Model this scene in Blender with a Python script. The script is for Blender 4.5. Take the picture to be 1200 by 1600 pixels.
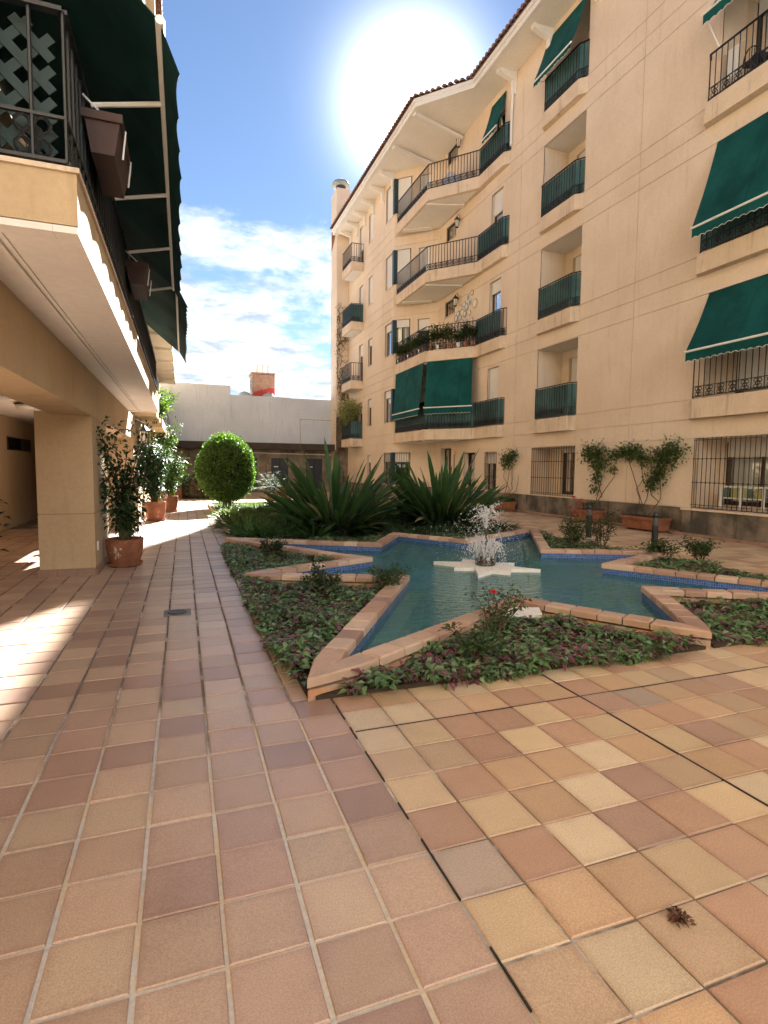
import bpy, math, random
import numpy as np
from mathutils import Matrix, Vector
random.seed(7); rng = np.random.default_rng(7)
sc = bpy.context.scene
for o in list(bpy.data.objects): bpy.data.objects.remove(o)
COL = sc.collection
R_ = math.radians
# ------------------------------------------------------------------ camera
YAW, PITCH, ROLL, FPX, CAMH = 0.34696, -0.07874, 0.01048, 866.9, 1.5
_cy, _sy, _cp, _sp = math.cos(YAW), math.sin(YAW), math.cos(PITCH), math.sin(PITCH)
_f = Vector((_sy*_cp, _cy*_cp, _sp)); _r0 = Vector((_cy, -_sy, 0)); _u0 = _r0.cross(_f)
_c, _s = math.cos(ROLL), math.sin(ROLL)
_r = _r0*_c + _u0*_s; _u = -_r0*_s + _u0*_c
cam = bpy.data.cameras.new('camera'); camo = bpy.data.objects.new('camera', cam); COL.objects.link(camo)
cam.sensor_fit = 'VERTICAL'; cam.sensor_height = 24; cam.sensor_width = 18; cam.lens = FPX/1600*24
cam.clip_start = .05; cam.clip_end = 2000
camo.matrix_world = Matrix(((_r.x, _u.x, -_f.x, 0), (_r.y, _u.y, -_f.y, 0), (_r.z, _u.z, -_f.z, CAMH), (0, 0, 0, 1)))
sc.camera = camo
# ------------------------------------------------------------------ light
SUN_AZ, SUN_EL = R_(22.1), R_(31.8)      # clockwise from +Y
SUND = Vector((math.sin(SUN_AZ)*math.cos(SUN_EL), math.cos(SUN_AZ)*math.cos(SUN_EL), math.sin(SUN_EL)))
sun = bpy.data.lights.new('sun', 'SUN'); sun.energy = 5.0; sun.angle = R_(.53); sun.color = (1, .975, .93)
suno = bpy.data.objects.new('sun', sun); COL.objects.link(suno)
suno.rotation_euler = SUND.to_track_quat('Z', 'Y').to_euler(); suno.location = SUND*60
sc.view_settings.view_transform = 'Standard'; sc.view_settings.look = 'None'
sc.view_settings.exposure = 3.05; sc.view_settings.gamma = 1; sc.view_settings.use_curve_mapping = False
sc.render.engine = 'CYCLES'

class N:
    """tiny node helper"""
    def __init__(s, tree): s.t = tree; s.n = tree.nodes; s.l = tree.links
    def new(s, typ, **kw):
        nd = s.n.new(typ)
        for k, v in kw.items():
            if hasattr(nd, k): setattr(nd, k, v)
        return nd
    def set(s, sock, v):
        if isinstance(v, bpy.types.NodeSocket): s.l.new(v, sock)
        elif v is not None:
            if hasattr(sock.default_value, '__len__') and not hasattr(v, '__len__'): v = (v,)*len(sock.default_value)
            if hasattr(v, '__len__') and len(sock.default_value) == 4 and len(v) == 3: v = (*v, 1)
            sock.default_value = v
    def math(s, op, a, b=None, c=None, clamp=False):
        nd = s.new('ShaderNodeMath', operation=op); nd.use_clamp = clamp
        s.set(nd.inputs[0], a)
        if b is not None: s.set(nd.inputs[1], b)
        if c is not None: s.set(nd.inputs[2], c)
        return nd.outputs[0]
    def vm(s, op, a, b=None, out=0):
        nd = s.new('ShaderNodeVectorMath', operation=op); s.set(nd.inputs[0], a)
        if b is not None: s.set(nd.inputs[1], b)
        return nd.outputs[out]
    def mix(s, fac, a, b, mode='MIX'):
        nd = s.new('ShaderNodeMix', data_type='RGBA', blend_type=mode)
        s.set(nd.inputs[0], fac); s.set(nd.inputs[6], a); s.set(nd.inputs[7], b); return nd.outputs[2]
    def noise(s, vec, scale, detail=4, rough=.55, out='Fac', dist=0):
        nd = s.new('ShaderNodeTexNoise'); s.set(nd.inputs['Vector'], vec); nd.inputs['Scale'].default_value = scale
        nd.inputs['Detail'].default_value = detail; nd.inputs['Roughness'].default_value = rough; nd.inputs['Distortion'].default_value = dist
        return nd.outputs[out]
    def ramp(s, fac, lo, hi):
        nd = s.new('ShaderNodeMapRange'); nd.interpolation_type = 'SMOOTHSTEP'; s.set(nd.inputs[0], fac)
        nd.inputs[1].default_value = lo; nd.inputs[2].default_value = hi; return nd.outputs[0]
    def sep(s, v):
        nd = s.new('ShaderNodeSeparateXYZ'); s.set(nd.inputs[0], v); return nd.outputs
    def comb(s, x, y, z):
        nd = s.new('ShaderNodeCombineXYZ')
        for i, v in enumerate((x, y, z)): s.set(nd.inputs[i], v)
        return nd.outputs[0]
# ------------------------------------------------------------------ world: Nishita sky with a broken cloud deck
w = bpy.data.worlds.new('World'); sc.world = w; w.use_nodes = True
n = N(w.node_tree); n.n.clear()
sky = n.new('ShaderNodeTexSky'); sky.sky_type = 'NISHITA'; sky.sun_disc = False
sky.sun_elevation = SUN_EL; sky.sun_rotation = SUN_AZ; sky.altitude = 100; sky.air_density = 1.0; sky.dust_density = .0; sky.ozone_density = 1.5
tc = n.new('ShaderNodeTexCoord'); d = n.vm('NORMALIZE', tc.outputs['Generated'])
dx, dy, dz = n.sep(d)
zz = n.math('ADD', n.math('MAXIMUM', dz, 0), .09)
pl = n.comb(n.math('DIVIDE', dx, zz), n.math('DIVIDE', dy, zz), 1.3)
n1 = n.noise(pl, .95, 9, .6, dist=.3); n2 = n.noise(pl, 3.2, 8, .62, dist=.2)
nn = n.math('ADD', n.math('MULTIPLY', n1, .65), n.math('MULTIPLY', n2, .35))
low = n.ramp(dz, .50, .30)                     # the deck is dense low down and thin wisps high up
thr = n.math('SUBTRACT', .60, n.math('MULTIPLY', low, .17))
cl = n.ramp(n.math('SUBTRACT', nn, thr), 0, .12)
dens = n.ramp(n.noise(n.vm('ADD', pl, (5.2, 1.3, 0)), 2.1, 8, .6, dist=.4), .44, .66)
sdot = n.math('MAXIMUM', n.vm('DOT_PRODUCT', d, tuple(SUND), 1), 0)
glow = n.math('POWER', sdot, 40); core = n.math('POWER', sdot, 300)
ccol = n.mix(dens, (3.8, 3.85, 3.95), (1.4, 1.65, 2.1))
skyc = n.mix(1.0, sky.outputs[0], (.345, .36, .39), 'MULTIPLY')
col = n.mix(n.math('MULTIPLY', cl, .92), skyc, ccol)
hz = n.math('ADD', n.math('MULTIPLY', glow, .22), n.math('MULTIPLY', core, 7.5))   # thin veil lit from behind round the sun
col = n.mix(1.0, col, n.comb(hz, hz, hz), 'ADD')
bg = n.new('ShaderNodeBackground'); bg.inputs[1].default_value = .05; n.l.new(col, bg.inputs[0])
wo = n.new('ShaderNodeOutputWorld'); n.l.new(bg.outputs[0], wo.inputs[0])
# ------------------------------------------------------------------ materials
MAT = {}
def mat(name, col=(.5, .5, .5), rough=.7, build=None, metal=0, spec=.5):
    if name in MAT: return MAT[name]
    m = bpy.data.materials.new(name); m.use_nodes = True; t = N(m.node_tree)
    b = m.node_tree.nodes['Principled BSDF']
    b.inputs['Base Color'].default_value = (*col, 1); b.inputs['Roughness'].default_value = rough
    b.inputs['Metallic'].default_value = metal; b.inputs['Specular IOR Level'].default_value = spec
    if build: build(t, b)
    MAT[name] = m; return m
def pos(t): return t.new('ShaderNodeNewGeometry').outputs['Position']
def bump(t, b, h, strength=.3, dist=.01):
    nd = t.new('ShaderNodeBump'); nd.inputs['Strength'].default_value = strength; nd.inputs['Distance'].default_value = dist
    t.set(nd.inputs['Height'], h); t.l.new(nd.outputs[0], b.inputs['Normal'])
def mottled(c1, c2, sc1=1.2, sc2=30, streak=0, bs=.25, amt=.8, dirt=None):
    def f(t, b):
        p = pos(t); a = t.ramp(t.noise(p, sc1, 6, .6), .35, .68); c = t.mix(t.math('MULTIPLY', a, amt), c1, c2)
        fi = t.noise(p, sc2, 4, .6); c = t.mix(1, c, t.mix(fi, (.86, .86, .86), (1.12, 1.12, 1.12)), 'MULTIPLY')
        if streak:
            x, y, z = t.sep(p); q = t.comb(t.math('MULTIPLY', x, 5), t.math('MULTIPLY', y, 5), t.math('MULTIPLY', z, .55))
            s = t.ramp(t.noise(q, 1.4, 5, .6), .53, .72); c = t.mix(t.math('MULTIPLY', s, streak), c, dirt or tuple(v*.62 for v in c2))
        t.l.new(c, b.inputs['Base Color']); bump(t, b, t.noise(p, sc2*3, 3), bs, .006)
    return f
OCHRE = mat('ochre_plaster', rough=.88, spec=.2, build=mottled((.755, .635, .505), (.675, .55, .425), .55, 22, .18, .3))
SLABM = mat('slab_plaster', rough=.88, spec=.2, build=mottled((.73, .60, .46), (.61, .485, .36), 1.5, 22, .75, .3))
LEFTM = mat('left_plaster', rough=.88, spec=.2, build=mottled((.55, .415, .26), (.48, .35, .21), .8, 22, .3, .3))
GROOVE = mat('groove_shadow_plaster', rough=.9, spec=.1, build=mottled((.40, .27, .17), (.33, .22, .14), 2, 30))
STAIN = mat('stained_plinth', rough=.9, spec=.2, build=mottled((.27, .22, .165), (.075, .068, .058), 1.3, 18, .85, .5, 1., (.05, .048, .042)))
WHITEP = mat('white_paint', rough=.7, spec=.3, build=mottled((.78, .755, .71), (.70, .67, .62), 1.0, 20, .15))
SOFFIT = mat('soffit_paint', rough=.8, spec=.2, build=mottled((.80, .765, .71), (.74, .70, .64), .8, 14, 0))
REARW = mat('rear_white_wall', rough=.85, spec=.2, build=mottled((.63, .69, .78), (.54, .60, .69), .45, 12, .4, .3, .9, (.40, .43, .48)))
SHEDM = mat('shed_plaster', rough=.9, spec=.1, build=mottled((.34, .27, .20), (.16, .13, .10), 1.1, 12, .8, .4, .9, (.05, .045, .04)))
DARKC = mat('dark_canopy', rough=.9, spec=.2, build=mottled((.075, .06, .05), (.035, .03, .028), 1.5, 15))
IRON = mat('iron_paint', (.012, .015, .018), .45, spec=.5)
BROWNIRON = mat('brown_iron', (.045, .03, .024), .5, spec=.4)
TEAL = mat('teal_frame', (.018, .045, .055), .45, spec=.5)
DKDOOR = mat('navy_door', (.012, .018, .03), .5)
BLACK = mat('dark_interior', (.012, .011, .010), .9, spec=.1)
ROOM = mat('room_interior', (.10, .085, .07), .9, spec=.1)
ALU = mat('white_aluminium', (.80, .80, .78), .4, spec=.5)
PLASTIC = mat('white_plastic', (.75, .75, .73), .45)
GREYP = mat('grey_dome', rough=.6, build=mottled((.36, .42, .40), (.27, .31, .30), 3, 20))
CERAM = mat('white_ceramic', (.72, .70, .66), .25)
def f_cloth(c, translu=.25):
    def f(t, b):
        p = pos(t); a = t.noise(p, 1.3, 5, .65); cc = t.mix(t.ramp(a, .3, .7), tuple(v*.72 for v in c), tuple(v*1.3+.004 for v in c)); y_ = t.sep(p)[1]
        sm = t.math('GREATER_THAN', t.math('FRACT', t.math('MULTIPLY', y_, .83)), .982); cc = t.mix(t.math('MULTIPLY', sm, .45), cc, tuple(v*.35 for v in c)); t.l.new(cc, b.inputs['Base Color'])
        bump(t, b, t.noise(p, 260, 2), .12, .002)
        tr = t.new('ShaderNodeBsdfTranslucent'); t.l.new(cc, tr.inputs[0]); mx = t.new('ShaderNodeMixShader'); mx.inputs[0].default_value = translu
        t.l.new(b.outputs[0], mx.inputs[1]); t.l.new(tr.outputs[0], mx.inputs[2]); t.l.new(mx.outputs[0], t.n['Material Output'].inputs[0])
    return f
AWNL = mat('shaded_awning_cloth', rough=.85, spec=.15, build=f_cloth((.004, .034, .036), .05))  # darker copy of the awning cloth, backlit shade put into its colour
BROWNTR = mat('brown_trough', rough=.7, build=mottled((.062, .03, .024), (.045, .021, .018), 5, 40))  # hanging troughs darkened, the awning's shade is put into this brown
PALEP = mat('pale_plaster', rough=.88, spec=.2, build=mottled((.74, .735, .725), (.68, .67, .66), .7, 22, .2, .3))
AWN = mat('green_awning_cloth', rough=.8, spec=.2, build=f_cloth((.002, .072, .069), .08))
SCREEN = mat('green_screen_mesh', rough=.8, spec=.2, build=f_cloth((.07, .15, .155), .12))
def f_terra(t, b):
    p = pos(t); a = t.ramp(t.noise(p, 6, 6, .65), .4, .65); c = t.mix(a, (.29, .115, .06), (.20, .075, .042))
    e = t.ramp(t.noise(p, 9, 5, .7), .63, .70); c = t.mix(t.math('MULTIPLY', e, .55), c, (.62, .52, .42)); t.l.new(c, b.inputs['Base Color'])
    bump(t, b, t.noise(p, 60, 4), .3, .004)
TERRA = mat('terracotta', rough=.75, spec=.3, build=f_terra)
ROOFT = mat('roof_tile_clay', rough=.85, spec=.2, build=mottled((.24, .13, .095), (.15, .095, .08), 3, 20))
BARK = mat('bark', rough=.9, spec=.1, build=mottled((.17, .12, .085), (.10, .07, .05), 6, 50))
VINEW = mat('dry_vine', rough=.9, spec=.1, build=mottled((.16, .115, .07), (.09, .065, .04), 6, 50))
SOIL = mat('soil', rough=.95, spec=.1, build=mottled((.075, .055, .04), (.04, .03, .022), 3, 40, 0, .8))
def f_slat(t, b):
    p = pos(t); z = t.sep(p)[2]; wv = t.math('FRACT', t.math('MULTIPLY', z, 22)); h = t.math('PINGPONG', wv, .5); bump(t, b, h, .6, .012)
    t.l.new(t.mix(t.noise(p, 3, 3), (.66, .645, .61), (.75, .73, .69)), b.inputs['Base Color'])
SHUT = mat('roller_shutter', rough=.55, build=f_slat)
def f_glass(t, b):
    fr = t.new('ShaderNodeFresnel'); fr.inputs[0].default_value = 1.55; g = t.new('ShaderNodeBsdfGlossy'); g.inputs['Roughness'].default_value = .02
    tr = t.new('ShaderNodeBsdfTransparent'); tr.inputs[0].default_value = (.75, .8, .8, 1); mx = t.new('ShaderNodeMixShader')
    t.l.new(t.math('ADD', fr.outputs[0], .06, clamp=True), mx.inputs[0]); t.l.new(tr.outputs[0], mx.inputs[1]); t.l.new(g.outputs[0], mx.inputs[2])
    t.l.new(mx.outputs[0], t.n['Material Output'].inputs[0])
GLASS = mat('window_glass', build=f_glass)
def vcol(t): nd = t.new('ShaderNodeAttribute'); nd.attribute_name = 'Col'; return nd.outputs['Color']
def f_tile(t, b):
    p = pos(t); c = vcol(t); uv = t.new('ShaderNodeUVMap').outputs[0]; u, v, _ = t.sep(uv)
    e = t.math('MINIMUM', t.math('PINGPONG', u, .5), t.math('PINGPONG', v, .5))
    e = t.math('SUBTRACT', 1, t.ramp(t.math('ADD', e, t.math('MULTIPLY', t.noise(p, 9, 4), .16)), .07, .22))
    c = t.mix(t.math('MULTIPLY', e, .38), c, t.mix(1, c, (.70, .60, .62), 'MULTIPLY'))
    m1 = t.noise(p, 4.5, 5, .6); c = t.mix(1, c, t.mix(m1, (.84, .82, .82), (1.16, 1.17, 1.16)), 'MULTIPLY')
    sp = t.noise(p, 170, 3, .7); c = t.mix(1, c, t.mix(t.ramp(sp, .3, .7), (.80, .79, .78), (1.17, 1.17, 1.17)), 'MULTIPLY')
    d1 = t.ramp(t.noise(p, 1.1, 7, .65), .56, .74); c = t.mix(t.math('MULTIPLY', d1, .30), c, (.20, .16, .135))
    wr = t.ramp(t.noise(p, .55, 5, .6), .42, .68); c = t.mix(t.math('MULTIPLY', wr, .22), c, (.50, .39, .30))
    st = t.ramp(t.noise(t.vm('ADD', p, (3.1, 7.7, 0)), 13, 5, .75), .66, .74); c = t.mix(t.math('MULTIPLY', st, .4), c, (.15, .115, .095))
    t.l.new(c, b.inputs['Base Color'])
    t.l.new(t.math('ADD', t.math('MULTIPLY', m1, .22), .27), b.inputs['Roughness'])
    bump(t, b, t.math('ADD', t.math('MULTIPLY', sp, .3), t.noise(p, 16, 4)), .22, .004)
TILE = mat('quarry_tile', rough=.5, spec=.62, build=f_tile)
def f_grout(t, b):
    p = pos(t); x, y, z = t.sep(p)
    pale = t.math('MULTIPLY', t.ramp(x, 1.0, .8), t.ramp(t.math('ADD', y, t.math('MULTIPLY', t.noise(p, 2.5, 4), 3)), 5.6, 4.2))
    pale = t.math('MAXIMUM', pale, t.ramp(t.noise(p, 3.1, 5), .52, .66))
    c = t.mix(pale, (.19, .16, .13), t.mix(t.ramp(t.noise(p, 3.7, 4), .45, .6), (.56, .53, .49), (.60, .49, .36)))
    t.l.new(t.mix(1, c, t.mix(t.noise(p, 60, 4), (.7, .7, .7), (1.25, 1.25, 1.25)), 'MULTIPLY'), b.inputs['Base Color']); bump(t, b, t.noise(p, 90, 4), .6, .006)
GROUT = mat('grout', rough=.95, spec=.1, build=f_grout)
def f_stone(t, b):
    p = pos(t); c = vcol(t); c = t.mix(1, c, t.mix(t.noise(p, 7, 6, .65), (.72, .72, .72), (1.25, 1.22, 1.2)), 'MULTIPLY')
    c = t.mix(t.math('MULTIPLY', t.ramp(t.noise(p, 2.3, 6, .7), .55, .72), .35), c, (.12, .10, .085)); t.l.new(c, b.inputs['Base Color'])
    bump(t, b, t.noise(p, 70, 5), .35, .004)
STONE = mat('coping_clay', rough=.55, spec=.35, build=f_stone)
PEACH = mat('peach_render', rough=.9, spec=.1, build=mottled((.52, .27, .14), (.36, .31, .26), 5, 40, .4, .8, 1.))
def f_mosaic(t, b):
    p = pos(t); x, y, z = t.sep(p); uv = t.new('ShaderNodeUVMap').outputs[0]; u, v, _ = t.sep(uv)
    g = t.math('MAXIMUM', t.math('GREATER_THAN', t.math('FRACT', t.math('MULTIPLY', u, 36)), .86), t.math('GREATER_THAN', t.math('FRACT', t.math('MULTIPLY', v, 36)), .86))
    wn = t.new('ShaderNodeTexWhiteNoise'); t.l.new(t.comb(t.math('FLOOR', t.math('MULTIPLY', u, 36)), t.math('FLOOR', t.math('MULTIPLY', v, 36)), 0), wn.inputs[0])
    c = t.mix(wn.outputs[0], (.012, .045, .22), (.05, .14, .42)); t.l.new(t.mix(g, c, (.22, .26, .34)), b.inputs['Base Color']); bump(t, b, t.math('SUBTRACT', 1, g), .4, .003)
MOSAIC = mat('blue_mosaic', rough=.2, build=f_mosaic)
BASIN = mat('basin_floor', rough=.8, spec=.2, build=mottled((.16, .42, .42), (.09, .27, .27), 1.2, 15))
ALGAE = mat('algae_ledge', rough=.9, spec=.1, build=mottled((.50, .52, .12), (.26, .33, .10), 3, 20))
def f_water(t, b):
    p = pos(t); x, y, z = t.sep(p)
    rr = t.vm('DISTANCE', p, (4.25, 7.25, .02), 1); near = t.ramp(rr, 1.9, .5)
    rg = t.math('MULTIPLY', t.math('SINE', t.math('ADD', t.math('MULTIPLY', rr, 46), t.math('MULTIPLY', t.noise(p, 3, 2), 9))), t.math('MULTIPLY', t.ramp(rr, 2.6, .3), .16))
    h = t.math('ADD', t.math('ADD', rg, t.math('MULTIPLY', t.noise(t.vm('MULTIPLY', p, (1, 1.9, 1)), 6, 4, .55, dist=.5), .9)), t.math('MULTIPLY', t.noise(p, 26, 3), t.math('ADD', .12, t.math('MULTIPLY', near, .9))))
    bp = t.new('ShaderNodeBump'); bp.inputs['Strength'].default_value = .9; bp.inputs['Distance'].default_value = .05; t.l.new(h, bp.inputs['Height'])
    fr = t.new('ShaderNodeFresnel'); fr.inputs[0].default_value = 1.42; t.l.new(bp.outputs[0], fr.inputs['Normal'])
    g = t.new('ShaderNodeBsdfGlossy'); g.inputs['Roughness'].default_value = .04; t.l.new(bp.outputs[0], g.inputs['Normal'])
    tr = t.new('ShaderNodeBsdfTransparent'); tr.inputs[0].default_value = (.62, .88, .86, 1)
    df = t.new('ShaderNodeBsdfDiffuse'); df.inputs[0].default_value = (.05, .29, .31, 1)
    m0 = t.new('ShaderNodeMixShader'); m0.inputs[0].default_value = .44; t.l.new(tr.outputs[0], m0.inputs[1]); t.l.new(df.outputs[0], m0.inputs[2])
    mx = t.new('ShaderNodeMixShader'); t.l.new(fr.outputs[0], mx.inputs[0]); t.l.new(m0.outputs[0], mx.inputs[1]); t.l.new(g.outputs[0], mx.inputs[2])
    t.l.new(mx.outputs[0], t.n['Material Output'].inputs[0])
WATER = mat('pool_water', build=f_water)
def f_drop(t, b):
    b.inputs['Transmission Weight'].default_value = .45; b.inputs['IOR'].default_value = 1.33
DROP = mat('water_drop', (.95, .97, 1), .08, build=f_drop)
def f_leaf(trans=.35, rough=.45, stripes=False, spec=.35):
    def f(t, b):
        c = vcol(t)
        if stripes:
            u = t.sep(t.new('ShaderNodeUVMap').outputs[0])[0]; s = t.ramp(t.math('ABSOLUTE', t.math('SUBTRACT', t.math('ABSOLUTE', t.math('SUBTRACT', u, .5)), .25)), .12, .05)
            c = t.mix(t.math('MULTIPLY', s, .45), c, (.20, .26, .18))
        t.l.new(c, b.inputs['Base Color']); b.inputs['Roughness'].default_value = rough; b.inputs['Specular IOR Level'].default_value = spec
        tr = t.new('ShaderNodeBsdfTranslucent'); t.l.new(t.mix(1, c, (1.5, 1.7, .7), 'MULTIPLY'), tr.inputs[0]); mx = t.new('ShaderNodeMixShader'); mx.inputs[0].default_value = trans
        t.l.new(b.outputs[0], mx.inputs[1]); t.l.new(tr.outputs[0], mx.inputs[2]); t.l.new(mx.outputs[0], t.n['Material Output'].inputs[0])
    return f
LEAF = mat('leaf', build=f_leaf()); MLEAF = mat('matte_leaf', build=f_leaf(.15, .7, False, .12)); GLEAF = mat('glossy_leaf', build=f_leaf(.2, .52)); STRIPE = mat('striped_leaf', build=f_leaf(.2, .45, True))
PETAL = mat('red_petal', (.62, .02, .02), .5); YPETAL = mat('orange_petal', (.75, .33, .03), .5)
BRICKM = mat('brick', rough=.9, spec=.1, build=mottled((.50, .30, .20), (.36, .21, .15), 5, 25))
REDP = mat('red_paint', rough=.7, build=mottled((.55, .06, .05), (.42, .05, .045), 4, 25))
LAMPG = mat('lamp_glass', (.62, .6, .54), .3); LAWN = mat('lawn_soil', rough=.95, build=mottled((.07, .085, .03), (.05, .05, .025), 2, 30))
BOLL = mat('bollard_paint', (.018, .02, .022), .4); BOLLG = mat('bollard_glass', (.09, .09, .09), .15)
# ------------------------------------------------------------------ mesh helpers
ORG = {}
class MB:
    def __init__(s): s.v = []; s.f = []; s.uv = None
    def quad(s, a, b, c, d): i = len(s.v); s.v += [tuple(a), tuple(b), tuple(c), tuple(d)]; s.f.append((i, i+1, i+2, i+3)); return s
    def box(s, x0, x1, y0, y1, z0, z1):
        return s.hexa([(x0, y0), (x1, y0), (x1, y1), (x0, y1)], z0, z1)
    def hexa(s, poly, z0, z1, top=None):
        """prism over a plan polygon; top = polygon at z1 when it differs"""
        k = len(poly); i = len(s.v); top = top or poly
        s.v += [(p[0], p[1], z0) for p in poly] + [(p[0], p[1], z1) for p in top]
        a = sum(poly[j][0]*poly[(j+1) % k][1]-poly[(j+1) % k][0]*poly[j][1] for j in range(k)) > 0
        fs = [tuple(range(k))[::-1], tuple(range(k, 2*k))] + [(j, (j+1) % k, (j+1) % k+k, j+k) for j in range(k)]
        s.f += [tuple(i+q for q in (f if a else f[::-1])) for f in fs]; return s
    def bar(s, a, b, wd, ht, up=(0, 0, 1)):
        a, b = Vector(a), Vector(b); t = (b-a).normalized(); up = Vector(up)
        sd = t.cross(up)
        if sd.length < 1e-4: sd = t.cross(Vector((1, 0, 0)))
        sd.normalize(); u = sd.cross(t); sd *= wd/2; u *= ht/2; i = len(s.v)
        for p in (a, b): s.v += [tuple(p-sd-u), tuple(p+sd-u), tuple(p+sd+u), tuple(p-sd+u)]
        s.f += [tuple(i+q for q in f) for f in ((0, 1, 2, 3), (7, 6, 5, 4), (0, 4, 5, 1), (1, 5, 6, 2), (2, 6, 7, 3), (3, 7, 4, 0))]; return s
    def tube(s, pts, r, k=6, closed=False):
        pts = [Vector(p) for p in pts]; m = len(pts); rr = r if hasattr(r, '__len__') else [r]*m; i0 = len(s.v); ref = None
        for j, p in enumerate(pts):
            t = (pts[(j+1) % m]-pts[j-1]) if closed else (pts[min(j+1, m-1)]-pts[max(j-1, 0)])
            if t.length < 1e-9: t = Vector((0, 0, 1))
            t.normalize()
            if ref is None: ref = Vector((0, 0, 1)) if abs(t.z) < .9 else Vector((1, 0, 0))
            a = t.cross(ref).normalized(); b = a.cross(t); ref = b
            for q in range(k):
                g = 2*math.pi*q/k; s.v.append(tuple(p+(a*math.cos(g)+b*math.sin(g))*rr[j]))
        for j in range(m if closed else m-1):
            for q in range(k):
                A = i0+j*k; B = i0+((j+1) % m)*k; s.f.append((A+q, A+(q+1) % k, B+(q+1) % k, B+q))
        if not closed: s.f.append(tuple(i0+q for q in range(k))[::-1]); s.f.append(tuple(i0+(m-1)*k+q for q in range(k)))
        return s
    def lathe(s, prof, c=(0, 0, 0), k=20):
        i = len(s.v)
        for (r, z) in prof:
            for q in range(k): g = 2*math.pi*q/k; s.v.append((c[0]+r*math.cos(g), c[1]+r*math.sin(g), c[2]+z))
        for j in range(len(prof)-1):
            for q in range(k): a = i+j*k; s.f.append((a+q, a+(q+1) % k, a+k+(q+1) % k, a+k+q))
        s.f.append(tuple(i+q for q in range(k))[::-1]); s.f.append(tuple(i+(len(prof)-1)*k+q for q in range(k))); return s
    def mesh(s, name, m, off=(0, 0, 0), smooth=False):
        me = bpy.data.meshes.new(name); ox, oy, oz = off
        me.from_pydata([(a-ox, b-oy, c-oz) for a, b, c in s.v], [], s.f); me.materials.append(m)
        if s.uv is not None:
            ul = me.uv_layers.new(name='UVMap')
            ul.data.foreach_set('uv', [c for l in me.loops for c in s.uv[l.vertex_index]])
        if smooth: me.polygons.foreach_set('use_smooth', [True]*len(me.polygons))
        me.update(); return me
    def build(s, name, m, parent=None, smooth=False, kind=None, label=None):
        off = ORG.get(parent.name, (0, 0, 0)) if parent else (0, 0, 0)
        return put(name, s.mesh(name, m, off, smooth), parent, kind=kind, label=label)
def put(name, me, parent=None, loc=None, rot=None, scale=None, kind=None, label=None):
    """loc in world coordinates"""
    o = bpy.data.objects.new(name, me); COL.objects.link(o)
    if parent:
        o.parent = parent; off = ORG.get(parent.name, (0, 0, 0)); ORG[o.name] = off
        if loc is not None: o.location = (loc[0]-off[0], loc[1]-off[1], loc[2]-off[2])
    elif loc is not None: o.location = loc
    if rot is not None: o.rotation_euler = rot
    if scale is not None: o.scale = scale
    if kind: o['kind'] = kind
    if label: o['label'] = label
    return o
def thing(name, loc, label, cat, group=None):
    o = bpy.data.objects.new(name, None); COL.objects.link(o); o.location = loc; o.empty_display_size = .2
    ORG[o.name] = tuple(loc); o['label'] = label; o['category'] = cat
    if group: o['group'] = group
    return o
def tag(o, label, cat, group=None):
    o['label'] = label; o['category'] = cat
    if group: o['group'] = group
    return o
def setcol(me, cols):
    a = me.color_attributes.new('Col', 'FLOAT_COLOR', 'POINT'); a.data.foreach_set('color', np.column_stack([cols, np.ones(len(cols))]).astype(np.float32).ravel())
def leaves(P, D, L, W, C, fold=.25, droop=.15, up=None):
    """cloud of pointed leaves -> (verts, tris, colours, uv); P base points, D axis directions"""
    P = np.asarray(P, float); D = np.asarray(D, float); D = D/np.linalg.norm(D, axis=1, keepdims=True); k = len(P)
    U = np.tile([0, 0, 1.], (k, 1)) if up is None else np.asarray(up, float)
    U = U+rng.normal(0, .35, (k, 3)); S = np.cross(D, U); S /= np.linalg.norm(S, axis=1, keepdims=True)+1e-9; Nn = np.cross(S, D)
    L = np.broadcast_to(L, (k,))[:, None]; W = np.broadcast_to(W, (k,))[:, None]
    mid = P+D*L*.45; tip = P+D*L-Nn*L*droop
    V = np.stack([P, mid-S*W/2+Nn*W*fold, mid, mid+S*W/2+Nn*W*fold, tip], 1).reshape(-1, 3)
    b = (np.arange(k)*5)[:, None]; T = np.concatenate([b+[0, 2, 1], b+[0, 3, 2], b+[1, 2, 4], b+[2, 3, 4]], 1).reshape(-1, 3)
    UV = np.tile([(.5, 0), (0, .45), (.5, .45), (1, .45), (.5, 1)], (k, 1))
    return V, T, np.repeat(np.asarray(C, float), 5, 0), UV
def leafobj(name, data, m, parent=None, kind=None, label=None):
    V, T, C, UV = data; off = np.array(ORG.get(parent.name, (0, 0, 0)) if parent else (0, 0, 0)); me = bpy.data.meshes.new(name)
    V = V-off; me.vertices.add(len(V)); me.vertices.foreach_set('co', V.astype(np.float32).ravel())
    me.loops.add(len(T)*3); me.loops.foreach_set('vertex_index', T.astype(np.int32).ravel())
    me.polygons.add(len(T)); me.polygons.foreach_set('loop_start', np.arange(0, len(T)*3, 3, dtype=np.int32))
    me.update(calc_edges=True); ul = me.uv_layers.new(name='UVMap'); ul.data.foreach_set('uv', UV[T.ravel()].astype(np.float32).ravel())
    me.materials.append(m); setcol(me, C); me.validate(); return put(name, me, parent, kind=kind, label=label)
def cat_leaves(ls): # join leaf clouds
    V, T, C, U, o = [], [], [], [], 0
    for v, t, c, u in ls: V.append(v); T.append(t+o); C.append(c); U.append(u); o += len(v)
    return np.concatenate(V), np.concatenate(T), np.concatenate(C), np.concatenate(U)
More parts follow.
